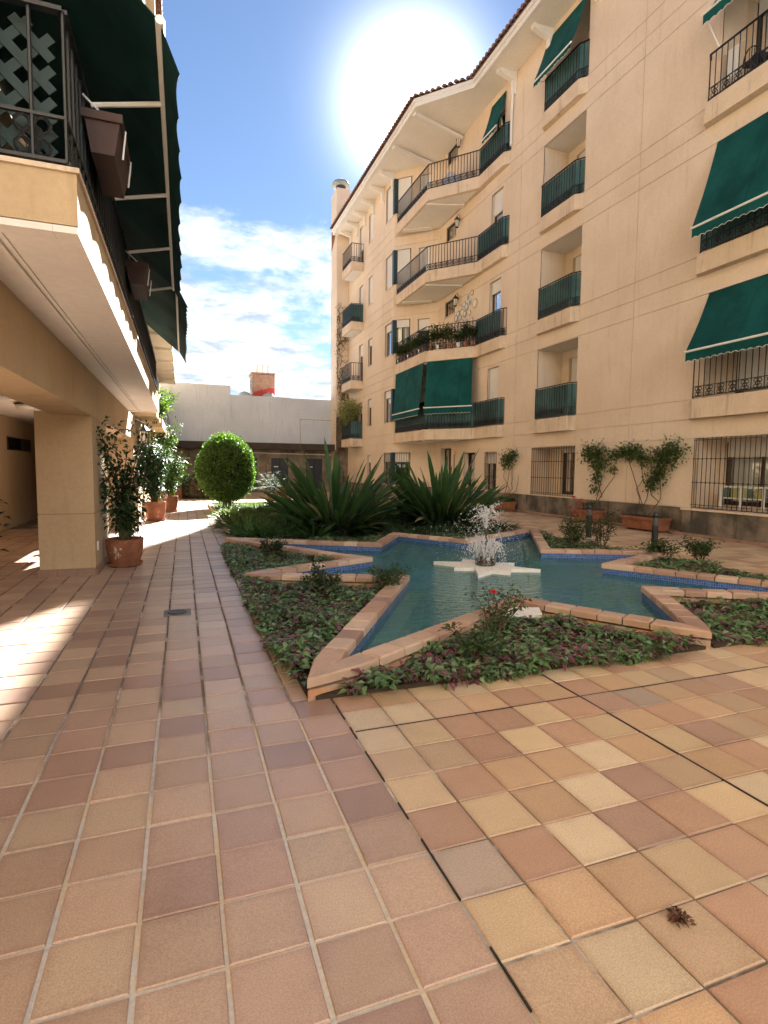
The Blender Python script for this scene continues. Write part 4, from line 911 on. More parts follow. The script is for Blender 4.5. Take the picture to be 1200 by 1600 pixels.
for t in TRI:
    bx, by = bedname(t); near = by < -1 or bx < -1.5
    dens_ = 2100 if by < -1.5 else (1700 if bx < -1.2 else 900)
    k = int(tri_area(t)*dens_); g = .05 if bx < 0 else .02
    xy = keep_in(t, in_tri(t, k//6, g))
    if bx < -2 or by < -2: xy = np.concatenate([xy, edge_pts(t, bx, by, 200)])
    xy = xy[rng.random(len(xy)) > .55*(np.sin(xy[:, 0]*3.1+xy[:, 1]*1.7)*np.sin(xy[:, 1]*3.7-xy[:, 0]) > .35)]; und = .06+.05*np.sin(xy[:, 0]*5+1)*np.sin(xy[:, 1]*4.3)
    P, D, L, W, C = [], [], [], [], []
    for (x, y), h in zip(xy, und):
        zc = .035+h*random.uniform(.35, 1.15); pur = random.random() < (.36 if by < -1 else .22); a0 = random.random()*6.28
        for q in range(6):
            a = a0+q*1.047*1.0+random.gauss(0, .25); el = random.uniform(-.2, .55); P.append((x+.012*math.cos(a), y+.012*math.sin(a), zc-.02+random.gauss(0, .012))); D.append((math.cos(a)*math.cos(el), math.sin(a)*math.cos(el), math.sin(el)))
            l = random.uniform(.055, .105); L.append(l); W.append(l*random.uniform(.36, .48))
            base = (.11, .018, .045) if pur and random.random() < .65 else random.choice([(.06, .125, .04), (.09, .165, .055), (.04, .085, .03), (.13, .19, .10)])
            C.append(np.array(base)*random.uniform(.85, 1.9))
    o = leafobj('ground_cover', leaves(P, D, L, W, C, .22, .3), STRIPE, kind='stuff')
    o['label'] = 'striped green and purple leafy ground cover in the bed between two pool arms'; o['category'] = 'ground cover'
def stems_bush(name, loc, label, cat, h, rad, nst, nlf, lsize, col, mat_=LEAF, flowers=(), group=None, fl_r=.045, stem_r=.007, alt=None, shape=.9):
    t = thing(name, (loc[0], loc[1], loc[2]), label, cat, group); x, y, z = loc; s_ = MB(); tips = []
    for q in range(nst):
        a = random.random()*6.28; r = rad*math.sqrt(random.random())*shape; hh = h*random.uniform(.55, 1.0); e = Vector((x+r*math.cos(a), y+r*math.sin(a), z+hh)); b = Vector((x+.05*math.cos(a), y+.05*math.sin(a), z)); m = b.lerp(e, .5)+Vector((random.gauss(0, .04), random.gauss(0, .04), .05))
        s_.tube([b, m, e], [stem_r, stem_r*.8, stem_r*.4], 5); tips.append((b, m, e))
    s_.build('stem', BARK, t); P, D = [], []; nlf = int(nlf*1.9)
    for q in range(nlf):
        b, m, e = random.choice(tips); u = random.uniform(.25, 1.05); p = b.lerp(m, u*2) if u < .5 else m.lerp(e, u*2-1); a = random.random()*6.28; el = random.uniform(-.4, .7); o = Vector((math.cos(a)*math.cos(el), math.sin(a)*math.cos(el), math.sin(el))); p = p+o*random.uniform(0, lsize*1.6)
        P.append(tuple(p)); D.append(tuple(o))
    L = rng.uniform(.7, 1.25, nlf)*lsize; leafobj('foliage', leaves(P, D, L, L*.55, jcol(col, nlf, .3, alt, .25)), mat_, t)
    for (fx, fy, fz) in flowers:
        f = MB(); c = Vector((x+fx, y+fy, z+fz))
        for ring_, (nr, rr, tilt) in enumerate(((6, fl_r, .35), (5, fl_r*.8, .9), (4, fl_r*.5, 1.25))):
            for q in range(nr):
                a = 2*math.pi*q/nr+ring_*.5; o = Vector((math.cos(a), math.sin(a), 0)); sd = Vector((-o.y, o.x, 0)); up = Vector((0, 0, 1)); tip = c+(o*math.cos(tilt)+up*math.sin(tilt))*rr
                f.quad(tuple(c), tuple(c+(tip-c)*.6-sd*rr*.42), tuple(tip+up*.005), tuple(c+(tip-c)*.6+sd*rr*.42))
        f.build('blossom', PETAL, t); MB().tube([(c.x, c.y, max(z, c.z-.3)), tuple(c)], .004, 4).build('flower_stem', BARK, t)
    return t
RO = (.035, .075, .02)
stems_bush('rose_bush', (6.95, 8.6, .03), 'rose bush with tall red blooms beside the right pool arm', 'rose bush', .62, .34, 12, 420, .06, RO, flowers=((.0, .05, .95), (.06, .0, .84), (-.07, .05, .76), (.09, -.05, .9), (.2, .1, .75), (-.1, -.1, .62), (.03, .02, .7)), fl_r=.055)
stems_bush('rose_bush', (7.55, 8.55, .03), 'rose bush without blooms in front of the farther bollard', 'rose bush', .72, .3, 12, 330, .06, (.05, .07, .025))
stems_bush('low_rose_bush', (7.35, 6.95, .03), 'low rose shrub left of the nearer bollard', 'rose bush', .36, .34, 10, 320, .055, RO)
stems_bush('low_rose_bush', (8.0, 6.95-.2, .03), 'low rose shrub right of the nearer bollard', 'rose bush', .36, .42, 12, 420, .055, RO)
stems_bush('low_rose_bush', (7.55, 4.3, .03), 'low shrub with a single red bloom in the right bed', 'rose bush', .3, .4, 10, 320, .055, RO, flowers=((-.55, .3, .25),), fl_r=.05)
stems_bush('rose_bush', (2.62, 4.3, .03), 'sprawling rose shrub with one red bloom in the front bed', 'rose bush', .40, .36, 9, 190, .045, (.05, .095, .025), flowers=((-.02, -.02, .36),), fl_r=.05)
stems_bush('rose_bush', (2.1, 3.75, .03), 'small rose shrub by the front edge of the bed', 'rose bush', .3, .3, 9, 260, .045, (.055, .10, .03))
stems_bush('rose_bush', (2.25, 6.0, .03), 'leafy rose shrub inside the left bed near the pool notch', 'rose bush', .38, .34, 11, 360, .045, RO)
stems_bush('rose_bush', (1.5, 6.25, .03), 'leafy rose shrub in the left bed near its back coping', 'rose bush', .3, .34, 10, 320, .045, RO)
stems_bush('rose_bush', (1.3, 9.0, .03), 'dark rose shrub in the back left bed', 'rose bush', .33, .36, 10, 320, .05, DKGREEN)
tag(MB().hexa([(2.85, 4.5), (3.2, 4.38), (3.32, 4.6), (2.97, 4.72)], .06, .13).build('white_cover_slab', WHITEP), 'white slab lying among the leaves in the front bed', 'slab')
# bird of paradise clumps
def strap(L, w_, bend, pet=.45, seg=8, tw=0):
    m = MB(); m.uv = []; cols = []
    for i in range(seg+1):
        u = i/seg; ang = bend*u*u; r = L*(u-.18*bend*u*u*u); z = L*u*(1-.30*bend*u); wd = .012 if u < pet*.8 else w_*math.sin(math.pi*min(1, (u-pet*.8)/(1-pet*.8)*.93+.05))**.75
        if i == seg: wd = .004
        x = r*math.sin(.28)+L*.5*bend*u*u; fo = wd*.30
        cw, sw = math.cos(tw)*wd/2, math.sin(tw)*wd/2; m.v += [(x-fo*.3-sw, -cw, z+fo), (x, 0, z), (x-fo*.3+sw, cw, z+fo)]; m.uv += [(0, u), (.5, u), (1, u)]
        c = .75+.45*u; cols += [(c, c, c)]*3
    for i in range(seg): a = 3*i; m.f += [(a, a+1, a+4, a+3), (a+1, a+2, a+5, a+4)]
    return m, np.array(cols)
STM = {}
def strapmesh(i, dead=False):
    if (i, dead) not in STM:
        Ls = [1.65, 1.5, 1.35, 1.75, 1.2, 1.45][i % 6]; m, c = strap(Ls, [.115, .105, .115, .095, .12, .125][i % 6], [.25, .45, .75, .12, 1.0, .6][i % 6], .42, 8, [-.9, -.3, .5, 0, 1.0, .3][i % 6]); me = m.mesh('leaf', GLEAF, smooth=True)
        base = np.array([(.028, .068, .026), (.037, .083, .029), (.024, .056, .026), (.044, .095, .033), (.032, .072, .028), (.06, .11, .036)][i % 6])
        if dead: base = np.array((.26, .20, .11))
        setcol(me, c*base); STM[i, dead] = me
    return STM[i, dead]
def bird(loc, label, k, rad, sc_=1):
    t = thing('bird_of_paradise', loc, label, 'plant', 'bird of paradise clumps')
    for i in range(k):
        q = math.sqrt(random.random()); a = random.random()*6.28; r = rad*.5*q*random.uniform(.6, 1.1); lean = .03+.64*q**1.6+random.gauss(0, .10); sz = sc_*random.uniform(.66, 1.1)*(1-.25*q); typ = random.choice([0, 1, 3, 3, 0, 5]) if q < .6 else random.randrange(6)
        dead = q > .7 and random.random() < .12
        put('leaf', strapmesh(typ, dead), t, (loc[0]+r*math.cos(a), loc[1]+r*math.sin(a), loc[2]), (random.gauss(0, .1), lean, a), (sz, sz, sz))
    ex = []
    for i in range(480):
        q = .35+.65*math.sqrt(random.random()); a = random.random()*6.28; el = math.pi/2-(.05+1.25*q**1.6+random.gauss(0, .12)); rr = rad*.5*q; L_ = random.uniform(.6, 1.25)*(1.1-.35*q)
        ex.append(((loc[0]+rr*math.cos(a), loc[1]+rr*math.sin(a), loc[2]), (math.cos(a)*math.cos(el), math.sin(a)*math.cos(el), math.sin(el)), L_))
    cl2 = jcol((.022, .05, .02), len(ex), .3, (.16, .12, .06), .07); leafobj('lower_leaves', leaves([e[0] for e in ex], [e[1] for e in ex], np.array([e[2] for e in ex]), .075, cl2, .3, .22), GLEAF, t, kind='stuff')
    return t
bird((3.2, 12.1, .04), 'large bird of paradise clump left of the fountain spray', 298, 1.35, 1.2)
bp2 = bird((5.95, 12.4, .04), 'large bird of paradise clump behind the fountain spray', 290, 1.28, 1.18)
for dx, dy in ((.42, .1),):
    f = MB(); c = (5.95+dx, 12.4+dy, 1.86); f.tube([(c[0], c[1], .3), c], .014, 5)
    f.build('flower_stalk', LEAF if False else BARK, bp2); g = MB()
    for q in range(5): a = -.3+q*.45; g.tube([c, (c[0]+.05*math.cos(a), c[1], c[2]+.02+.05*math.sin(a)), (c[0]+.08*math.cos(a), c[1], c[2]+.02+.09*math.sin(a))], [.008, .012, .002], 4)
    g.build('bloom', YPETAL, bp2)
# strap-leaved low plants
def tuft(name, loc, label, cat, k, L, col, w_=.03, group=None, spread=.3, m_=GLEAF):
    t = thing(name, loc, label, cat, group); a = rng.random(k)*6.28; q = np.sqrt(rng.random(k)); el = 1.35-1.0*q+rng.normal(0, .12, k)
    P = np.stack([loc[0]+spread*q*np.cos(a), loc[1]+spread*q*np.sin(a), np.full(k, loc[2])], 1); D = np.stack([np.cos(a)*np.cos(el), np.sin(a)*np.cos(el), np.sin(el)], 1)
    LL = rng.uniform(.7, 1.1, k)*L; leafobj('foliage', leaves(P, D, LL, w_, jcol(col, k, .25), .3, .28), m_, t); return t
for i, (x, y, s_) in enumerate(((1.5, 11.35, .5), (2.0, 11.55, .62), (1.15, 11.6, .42), (2.5, 11.2, .5), (1.35, 12.5, .5))): tuft('strap_leaf_plant', (x, y, .05), ['strap leaved plant nearest the left pool corner', 'tallest strap leaved plant left of the bird of paradise', 'short strap leaved plant at the bed corner', 'strap leaved plant at the foot of the left bird of paradise', 'strap leaved plant behind the others at the path side'][i], 'plant', 90, s_, (.05, .11, .03), .04, 'strap leaved plants', .22)
for i, (x, y) in enumerate(((5.0, 10.85), (5.6, 10.9), (6.2, 10.85), (6.7, 11.0), (7.05, 11.4), (4.5, 10.9))): tuft('low_lily_plant', (x, y, .05), 'low dark grassy plant, %s from the left along the back pool coping' % ORD[(5, 0, 0, 0, 0, 0)[0] if x < 4.6 else i+1] if False else 'low dark grassy plant, %s from the left along the back pool coping' % ORD[0 if x < 4.6 else i+1], 'plant', 110, .42, (.03, .06, .025), .022, 'low plants along the back coping', .3)
for i, (x, y) in enumerate(((1.3, 13.5), (1.25, 15.2), (1.4, 17.0), (2.4, 14.5), (2.2, 17.5))):
    tuft('low_shrub', (x, y, .05), 'low leafy clump in the rear bed, %s counted from the pool' % ['first', 'third', 'fourth', 'second', 'fifth'][i], 'plant', 160, .4, (.07, .10, .03), .05, 'clumps in the rear bed', .5, LEAF)
gx = rng.uniform(NB[0]+.15, NB[1]-.2, 9000); gy = rng.uniform(NB[2]+1.2, NB[3]-.2, 9000); a = rng.random(9000)*6.28
o = leafobj('grass', leaves(np.stack([gx, gy, np.full(9000, .05)], 1), np.stack([np.cos(a)*.6, np.sin(a)*.6, np.ones(9000)], 1), rng.uniform(.06, .16, 9000), .025, jcol((.07, .12, .03), 9000, .3)), LEAF, kind='stuff'); o['label'] = 'short green grass and herbs in the bed behind the pool'; o['category'] = 'grass'
# round clipped topiary
tp_ = thing('topiary_tree', (1.45, 20.6, .05), 'large clipped egg shaped green tree at the end of the path', 'tree')
s_ = MB()
for q in range(7): a = q*.9; s_.tube([(1.45+.1*math.cos(a), 20.6+.1*math.sin(a), .03), (1.45+.14*math.cos(a), 20.6+.14*math.sin(a), .3), (1.45+.35*math.cos(a), 20.6+.35*math.sin(a), .8)], [.035, .03, .02], 6)
s_.build('trunk', BARK, tp_)
k = 24000; v = sph(k); 
def egg(v): 
    zz = v[:, 2]; rr = .985*(1-.05*zz)*(1+.05*np.sin(5*v[:, 0]+3*v[:, 1])*np.cos(4*zz)); pw = np.sign(v)*np.abs(v)**.9
    return np.stack([v[:, 0]*rr, v[:, 1]*rr, zz*1.2*(1+.03*np.sin(6*v[:, 1]))], 1)
dep = 1-.2*rng.random(k)**1.5+.045*np.abs(rng.normal(size=k))*(rng.random(k) < .25); P = egg(v)*dep[:, None]+(1.45, 20.6, 1.44); D = v+rng.normal(0, .75, (k, 3)); L = rng.uniform(.05, .085, k)
leafobj('crown', leaves(P, D, L, L*.6, jcol((.062, .12, .022), k, .36, (.10, .165, .03), .22), .2, .1, v), LEAF, tp_)
vv = sph(3000); vv[:, 2] = np.clip(vv[:, 2], -1, 1); P = egg(vv)*.8*(rng.random((3000, 1))**.33)+(1.45, 20.6, 1.44); leafobj('inner_foliage', leaves(P, vv+rng.normal(0, .5, (3000, 3)), .22, .16, jcol((.03, .06, .015), 3000)), LEAF, tp_)
# cycad
cy = thing('cycad_palm', (3.6, 24.2, .0), 'small cycad palm with arching fronds beyond the topiary', 'palm'); MB().lathe([(.24, 0), (.3, .15), (.28, .35), (.15, .5)], (3.6, 24.2, 0), 12).build('trunk', BARK, cy)
for q in range(34):
    a = q*2.4; el = .15+1.15*((q*7) % 34)/34; P, D, prev = [], [], None
    for i in range(16):
        u = i/15; r = 1.15*u*math.cos(el)*(1+.1*u); z = .5+1.15*u*math.sin(el)-.55*u*u*(1.1-el*.5); c = (3.6+r*math.cos(a), 24.2+r*math.sin(a), z)
        for sd in (1, -1): P.append(c); D.append((math.cos(a)*.5-sd*math.sin(a)*.8, math.sin(a)*.5+sd*math.cos(a)*.8, .25))
    leafobj('frond', leaves(P, D, .22*np.sin(np.linspace(.5, 3.0, 32))+.05, .03, jcol((.03, .06, .018), 32, .2), .1, .1), MLEAF, cy)
# potted trees along the left wall
def pot(t, x, y, z, r, h, saucer=True):
    MB().lathe([(r*.70, 0), (r*.80, h*.1), (r*.97, h*.62), (r*.985, h*.86), (r*1.0, h*.88), (r*1.0, h), (r*.9, h), (r*.88, h*.9)], (x, y, z+.02), 28).build('pot', TERRA, t, smooth=False)
    MB().lathe([(r*.88, h*.88), (.01, h*.9)], (x, y, z+.02), 20).build('soil', SOIL, t)
    if saucer: MB().lathe([(r*.7, .0), (r*.9, .01), (r*.95, .05), (r*.9, .05), (r*.86, .022)], (x, y, z+.002), 28).build('saucer', TERRA, t)
def ficus(label, x, y, r, ph, h, rad, nlf, lsize, col, dense=.5, z=0, cz=None, nst=9, stretch=1.0, lean=(0, 0)):
    t = thing('potted_tree', (x, y, z), label, 'potted plant', 'potted trees along the left wall'); pot(t, x, y, z, r, ph); s_ = MB(); tips = []
    for q in range(nst):
        a = random.random()*6.28; rr = rad*random.uniform(.2, .95); e = Vector((x+lean[0]+rr*math.cos(a), y+lean[1]+rr*math.sin(a)*stretch, z+ph+(h-ph)*random.uniform(.45, 1))); b = Vector((x+.06*math.cos(a), y+.06*math.sin(a), z+ph*.9)); m = Vector((x+.25*(e.x-x)+random.gauss(0, .02), y+.25*(e.y-y), b.z+(e.z-b.z)*.55))
        s_.tube([b, b.lerp(m, .5)+Vector((random.gauss(0, .015), random.gauss(0, .015), 0)), m, e], [.017, .015, .012, .005], 6); tips.append((b, m, e))
    s_.build('trunk', VINEW, t); P, D = [], []
    cl_ = []
    for b, m, e in tips:
        for q in range(7): u = random.uniform(.25, 1.1); cl_.append(b.lerp(m, u*1.6) if u < .5 else m.lerp(e, (u-.4)/.6))
    for q in range(nlf):
        c = random.choice(cl_); o = Vector(sph(1)[0]); p = c+o*random.uniform(.02, .20)*(1 if dense < .6 else 1.35); P.append(tuple(p)); dd = o+Vector((0, 0, -.35)); D.append(tuple(dd))
    L = rng.uniform(.7, 1.2, nlf)*lsize; leafobj('foliage', leaves(P, D, L, L*.52, jcol(col, nlf, .3), .2, .25), GLEAF, t); return t
ficus('potted tree with painted terracotta pot beside the pillar', -.85, 9.12, .265, .39, 1.98, .56, 1700, .09, (.02, .05, .015), nst=18, stretch=.6)
ficus('dense dark potted tree in the middle of the left row', -.74, 16.4, .28, .5, 2.45, .6, 3400, .10, (.02, .045, .015), .7, nst=18)
ficus('sunlit potted shrub farthest along the left row', -.45, 19.5, .28, .5, 2.1, .6, 2200, .10, (.05, .10, .022), .7, nst=14)
ficus('bright potted climber under the far left balcony', -.75, 23.5, .28, .5, 3.6, .6, 2600, .11, (.06, .12, .02), .7, nst=14)
stems_bush('balcony_plant', (-.75, 20.5, 3.06), 'leafy plants trailing over the far left balcony', 'plant', 1.0, .6, 16, 900, .11, (.06, .12, .025))
stems_bush('balcony_plant', (-.75, 17.3, 2.7), 'yellow green plant hanging below the far left balcony', 'plant', .9, .4, 12, 600, .10, (.09, .15, .025))
stems_bush('porch_plant', (-2.15, 7.3, .0), 'dark shrub at the left picture edge inside the porch', 'plant', 1.9, .3, 6, 70, .09, (.03, .03, .015))
pm_ = bpy.data.objects['potted_tree']; mo = MB()       # worn white motif painted on the first pot
for q in range(26):
    g = -1.95+random.gauss(0, .17); z = .22+random.gauss(0, .05); r = .268*(.80+.17*min(1, (z-.04)/.20))+.006; r = .27 if z > .26 else r; w_, h_ = random.uniform(.008, .02), random.uniform(.006, .022); c = Vector((-.85+r*math.cos(g), 9.12+r*math.sin(g), z)); sd = Vector((-math.sin(g), math.cos(g), 0)); up = Vector((.1*math.cos(g), .1*math.sin(g), 1)); a = random.random()*3
    u1 = sd*math.cos(a)+up*math.sin(a); u2 = -sd*math.sin(a)+up*math.cos(a); mo.quad(c-u1*w_-u2*h_*.3, c+u1*.2*w_-u2*h_, c+u1*w_+u2*h_*.2, c-u1*.1*w_+u2*h_)
mo.build('painted_motif', mat('worn_white_paint', rough=.8, build=mottled((.62, .54, .45), (.45, .33, .25), 20, 80)), pm_)
# clipped hedge and pots before the rear shed
t = thing('box_hedge', (.75, 27.5, 0), 'dark clipped hedge left of the topiary before the shed', 'hedge'); k = 2600; v = rng.uniform(-1, 1, (k, 3)); v /= np.max(np.abs(v), 1, keepdims=True); leafobj('foliage', leaves(v*(.75, .45, .5)+(.75, 27.5, .55), v+rng.normal(0, .6, (k, 3)), .1, .07, jcol(DKGREEN, k), .2, .1, v), LEAF, t); MB().box(.2, 1.3, 27.2, 27.8, 0, .8).build('stem', BARK, t)
for x in (-.35, 4.4): t = thing('terracotta_trough', (x, 27.6, 0), 'red terracotta trough before the shed '+('at the far left' if x < 0 else 'behind the cycad'), 'planter', 'troughs before the shed'); MB().hexa([(x-.4, 27.4), (x+.4, 27.4), (x+.4, 27.8), (x-.4, 27.8)], 0, .4, [(x-.45, 27.35), (x+.45, 27.35), (x+.45, 27.85), (x-.45, 27.85)]).build('trough', TERRA, t); MB().box(x-.48, x+.48, 27.32, 27.88, .4, .47).build('rim', TERRA, t)
# wall planters with climbers
def leafclump(P0, n_, rad, size, col, flat=.18):
    o = rng.normal(0, 1, (n_, 3))*np.array((flat, 1, .8))*rad*.5; P = np.array(P0)+o; P[:, 0] = np.minimum(P[:, 0], X1-.02); D = sph(n_); D[:, 0] -= .4; D[:, 2] -= .2; L = rng.uniform(.7, 1.2, n_)*size; return leaves(P, D, L, L*.6, jcol(col, n_, .3))
def planterbox(y0, y1, label, h=.36, x0=10.72, x1=11.16):
    t = thing('wall_planter', ((x0+x1)/2, (y0+y1)/2, 0), label, 'planter', 'terracotta planters along the right wall')
    MB().hexa([(x0+.03, y0+.03), (x1-.03, y0+.03), (x1-.03, y1-.03), (x0+.03, y1-.03)], .05, h, [(x0, y0), (x1, y0), (x1, y1), (x0, y1)]).build('trough', TERRA, t); MB().box(x0-.02, x1+.02, y0-.02, y1+.02, h-.07, h-.001).build('rim', TERRA, t); MB().box(x0+.02, x1-.02, y0+.02, y1-.02, h, h+.012).build('soil', SOIL, t)
    for yy in (y0+.1, y1-.18): MB().box(x0+.05, x1-.05, yy, yy+.08, 0, .05).build('foot', TERRA, t)
    return t
VG = (.075, .12, .038)
def climber(label, base, limbs, clumps):
    t = thing('wall_climber', base, label, 'climbing plant', 'climbers on the right wall'); s_ = MB()
    for pts in limbs:
        P = [Vector((X1-.05-.02*(i % 2), y, z)) for i, (y, z) in enumerate(pts)]; P[0] = Vector(base); Q = []
        for i in range(len(P)-1):
            for u in (0, .33, .66): Q.append(P[i].lerp(P[i+1], u)+Vector((0, random.gauss(0, .025), random.gauss(0, .02))))
        Q.append(P[-1]); s_.tube(Q, [.014-.009*i/len(Q) for i in range(len(Q))], 5)
    s_.build('stem', VINEW, t); leafobj('foliage', cat_leaves([leafclump((X1-.12, y, z), int(n_*1.25), r*1.1, .085, VG) for y, z, r, n_ in clumps]), LEAF, t)
planterbox(10.28, 11.45, 'terracotta trough nearest along the right wall'); planterbox(12.5, 13.3, 'terracotta trough with red flowers near the farther bollard', .38); planterbox(17.0, 17.9, 'terracotta trough with green herbs below a slim climber', .36)
climber('bushy climber on the wall above the nearest trough', (10.95, 10.85, .36), [[(10.85, .4), (10.7, .75), (11.25, 1.2), (11.35, 1.75), (11.6, 2.0)], [(10.85, .4), (11.2, .6), (11.0, 1.2), (10.8, 1.7), (10.4, 2.0)], [(10.85, .4), (10.6, .8), (10.75, 1.4), (10.9, 1.9)], [(10.85, .4), (11.3, .7), (11.45, 1.0), (11.2, 1.5)], [(11.35, 1.75), (11.9, 1.98), (12.3, 2.02)]],
        [(10.3, 1.98, .34, 260), (10.65, 1.85, .36, 300), (10.75, 1.45, .3, 220), (10.9, 1.2, .22, 130), (11.2, 1.8, .24, 120), (11.45, 1.98, .26, 150), (11.7, 2.02, .24, 150), (12.0, 2.0, .24, 140)])
climber('smaller climber with a narrow foot left of the bushy one', (10.98, 12.85, .38), [[(12.85, .4), (12.9, .8), (12.8, 1.3), (12.95, 1.9)], [(12.85, .4), (12.7, .8), (13.0, 1.4), (13.3, 1.95)], [(12.8, 1.3), (12.3, 1.35), (12.2, 1.6)]],
        [(13.3, 2.0, .32, 220), (12.9, 2.0, .34, 240), (12.85, 1.65, .28, 170), (12.9, 1.3, .22, 100), (12.3, 1.9, .22, 90), (12.3, 1.55, .16, 50), (12.95, .95, .14, 50)])
climber('slim climber with bare stems and a leafy top beside the shuttered window', (10.95, 17.45, .36), [[(17.45, .4), (17.5, .8), (17.9, 1.2), (17.85, 1.75)], [(17.45, .4), (17.3, .8), (17.4, 1.3), (17.3, 1.9)], [(17.45, .4), (17.05, .75), (16.95, 1.3)], [(17.5, .8), (17.55, 1.4), (17.6, 1.9)]],
        [(17.8, 1.85, .3, 130), (17.4, 1.95, .3, 130), (17.2, 2.0, .26, 110), (17.6, 1.75, .26, 90)])
tuft('trough_herbs', (10.94, 17.45, .37), 'green herbs filling the far trough on the right', 'plant', 260, .22, (.08, .14, .04), .03, None, .35, LEAF)
stems_bush('trough_flowers', (10.9, 13.0, .38), 'small red flowering plant in the middle trough', 'plant', .25, .25, 8, 120, .05, RO, flowers=((.0, .2, .16), (-.1, .05, .12), (0, -.1, .14)))
# dry creeper on the flue tower
t = thing('tower_creeper', (9.2, 33.35, 3), 'dry brown creeper climbing the flue tower', 'climbing plant'); s_ = MB(); P = []
for q in range(46):
    x = random.uniform(8.95, 9.6); z = random.uniform(2.5, 10.6); pts = [(x, 33.37, z)]
    for i in range(7): x = min(9.66, max(8.93, x+random.gauss(0, .13))); z += random.uniform(.02, .28); pts.append((x, 33.37-random.random()*.06, min(z, 12.3)))
    s_.tube(pts, .014, 4); P += [p for p in pts if random.random() < .6]
s_.build('stem', VINEW, t); P = np.array(P*3)+rng.normal(0, .1, (len(P)*3, 3))*(1, .2, 1); P[:, 1] = np.minimum(P[:, 1], 33.38); leafobj('foliage', leaves(P, sph(len(P)), .1, .06, jcol((.10, .085, .04), len(P), .3)), LEAF, t)
stems_bush('balcony_shrub', (9.15, 31.2, T(1)+.5), 'pale feathery shrub on the lowest small far balcony', 'plant', 1.75, .8, 26, 2600, .12, (.40, .40, .22))
for i in range(3): stems_bush('balcony_shrub', (9.25, 32.1-.0*i, T(1)), 'darker green shrub beside the pale one on the small far balcony', 'plant', 1.9, .5, 12, 500, .12, (.06, .10, .04)) if i == 0 else None
# second floor balcony pots and wall plates
for i in range(15):
    u = i/14; 
    if u < .55: x, y = 9.72, 25.0-3.2*u/.55
    else: x, y = 9.8+1.2*(u-.55)/.45, 21.7-1.5*(u-.55)/.45
    t = stems_bush('balcony_pot_plant', (x, y, T(2)+.2), 'potted plant on the second floor balcony, %s from its far left end' % ORD[i], 'potted plant', random.uniform(.3, .95), .3, 10, 260, .09, random.choice([(.05, .09, .03), (.035, .07, .025), (.07, .10, .03)]), group='pot plants on the second floor balcony'); MB().lathe([(.06, 0), (.09, .17), (.1, .19)], (x, y, T(2)), 12).build('pot', TERRA if i % 3 else CERAM, t)
pj_ = [(22.15, 8.0), (21.95, 8.15), (22.0, 7.75), (21.75, 7.95), (21.75, 8.35), (21.55, 8.1), (21.6, 7.7), (21.4, 8.4), (21.35, 8.0), (21.2, 7.6), (21.2, 8.25), (21.1, 8.6), (20.95, 7.95), (20.9, 8.35), (20.75, 7.6), (20.75, 8.7), (20.5, 8.2), (21.8, 7.45), (21.4, 7.3), (21.0, 7.25)]
for i, (y, z) in enumerate(pj_):
    r = .2 if i == 16 else random.uniform(.11, .155); t = thing('wall_plate', (X1-.02, y, z), 'round ceramic plate in the balcony wall cluster, %s counted from the lattice window' % ORD[sorted(pj_, key=lambda p: -p[0]).index((y, z))], 'plate', 'plates on the balcony wall'); ce = random.choice([CERAM, CERAM, mat('yellow_ceramic', (.55, .42, .16), .3), mat('blue_ceramic', (.22, .30, .40), .3), mat('brown_ceramic', (.26, .17, .11), .3)])
    for nm, r0, r1, m_, xx in (('rim', r, r*.72, ce, .03), ('centre', r*.70, .0, CERAM if ce != CERAM else mat('blue_ceramic', (.22, .30, .40), .3), .024)):
        m = MB(); k = 14
        for q in range(k):
            a, b = 2*math.pi*q/k, 2*math.pi*(q+1)/k; f_ = lambda g, rr, o: (X1-o, y+rr*math.cos(g), z+rr*math.sin(g)); m.quad(f_(a, r0, xx), f_(b, r0, xx), f_(b, max(r1, .001), xx-.01), f_(a, max(r1, .001), xx-.01)); m.quad(f_(a, r0, xx), f_(a, r0, .003), f_(b, r0, .003), f_(b, r0, xx))
        m.build(nm, m_, t)
# ------------------------------------------------------------------ bollards, window table, debris
def bollard(x, y, label, h=.74):
    t = thing('bollard_light', (x, y, 0), label, 'bollard', 'bollard lights by the pool'); r = .058
    MB().lathe([(r*1.25, 0), (r*1.25, .015), (r, .02), (r, h*.66)], (x, y, 0), 18).build('post', BOLL, t); MB().lathe([(r*.94, h*.66), (r*.94, h*.86)], (x, y, 0), 18).build('lens', BOLLG, t); MB().lathe([(r, h*.86), (r, h*.92), (r*.8, h*.975), (r*.4, h), (.004, h*1.003)], (x, y, 0), 18).build('cap', BOLL, t, smooth=True)
bollard(8.3, 8.0, 'nearer black bollard light standing before the large trough'); bollard(8.55, 10.1, 'farther black bollard light behind the rose bush')
t = thing('window_table', (11.62, 8.9, .68), 'white table with coloured panels behind the near window grille', 'table'); MB().box(11.5, 11.9, 8.25, 9.3, 1.15, 1.185).build('top', ALU, t)
for y in (8.27, 8.78, 9.26): MB().box(11.5, 11.54, y, y+.04, .68, 1.15).build('leg', ALU, t)
for q, c in enumerate(((.35, .36, .12), (.10, .16, .11), (.42, .42, .12), (.10, .16, .11), (.42, .42, .12))): MB().box(11.51, 11.525, 8.34+.185*q, 8.34+.185*q+.13, .93, 1.13).build('panel', mat('panel%d' % (q % 3), c, .6), t)
MB().box(11.505, 11.53, 8.3, 9.28, .90, .925).build('rail', ALU, t)
t = thing('dead_plant_tuft', (1.535, 1.30, 0), 'dried brown plant tuft on a tile in the right foreground', 'debris'); s_ = MB()
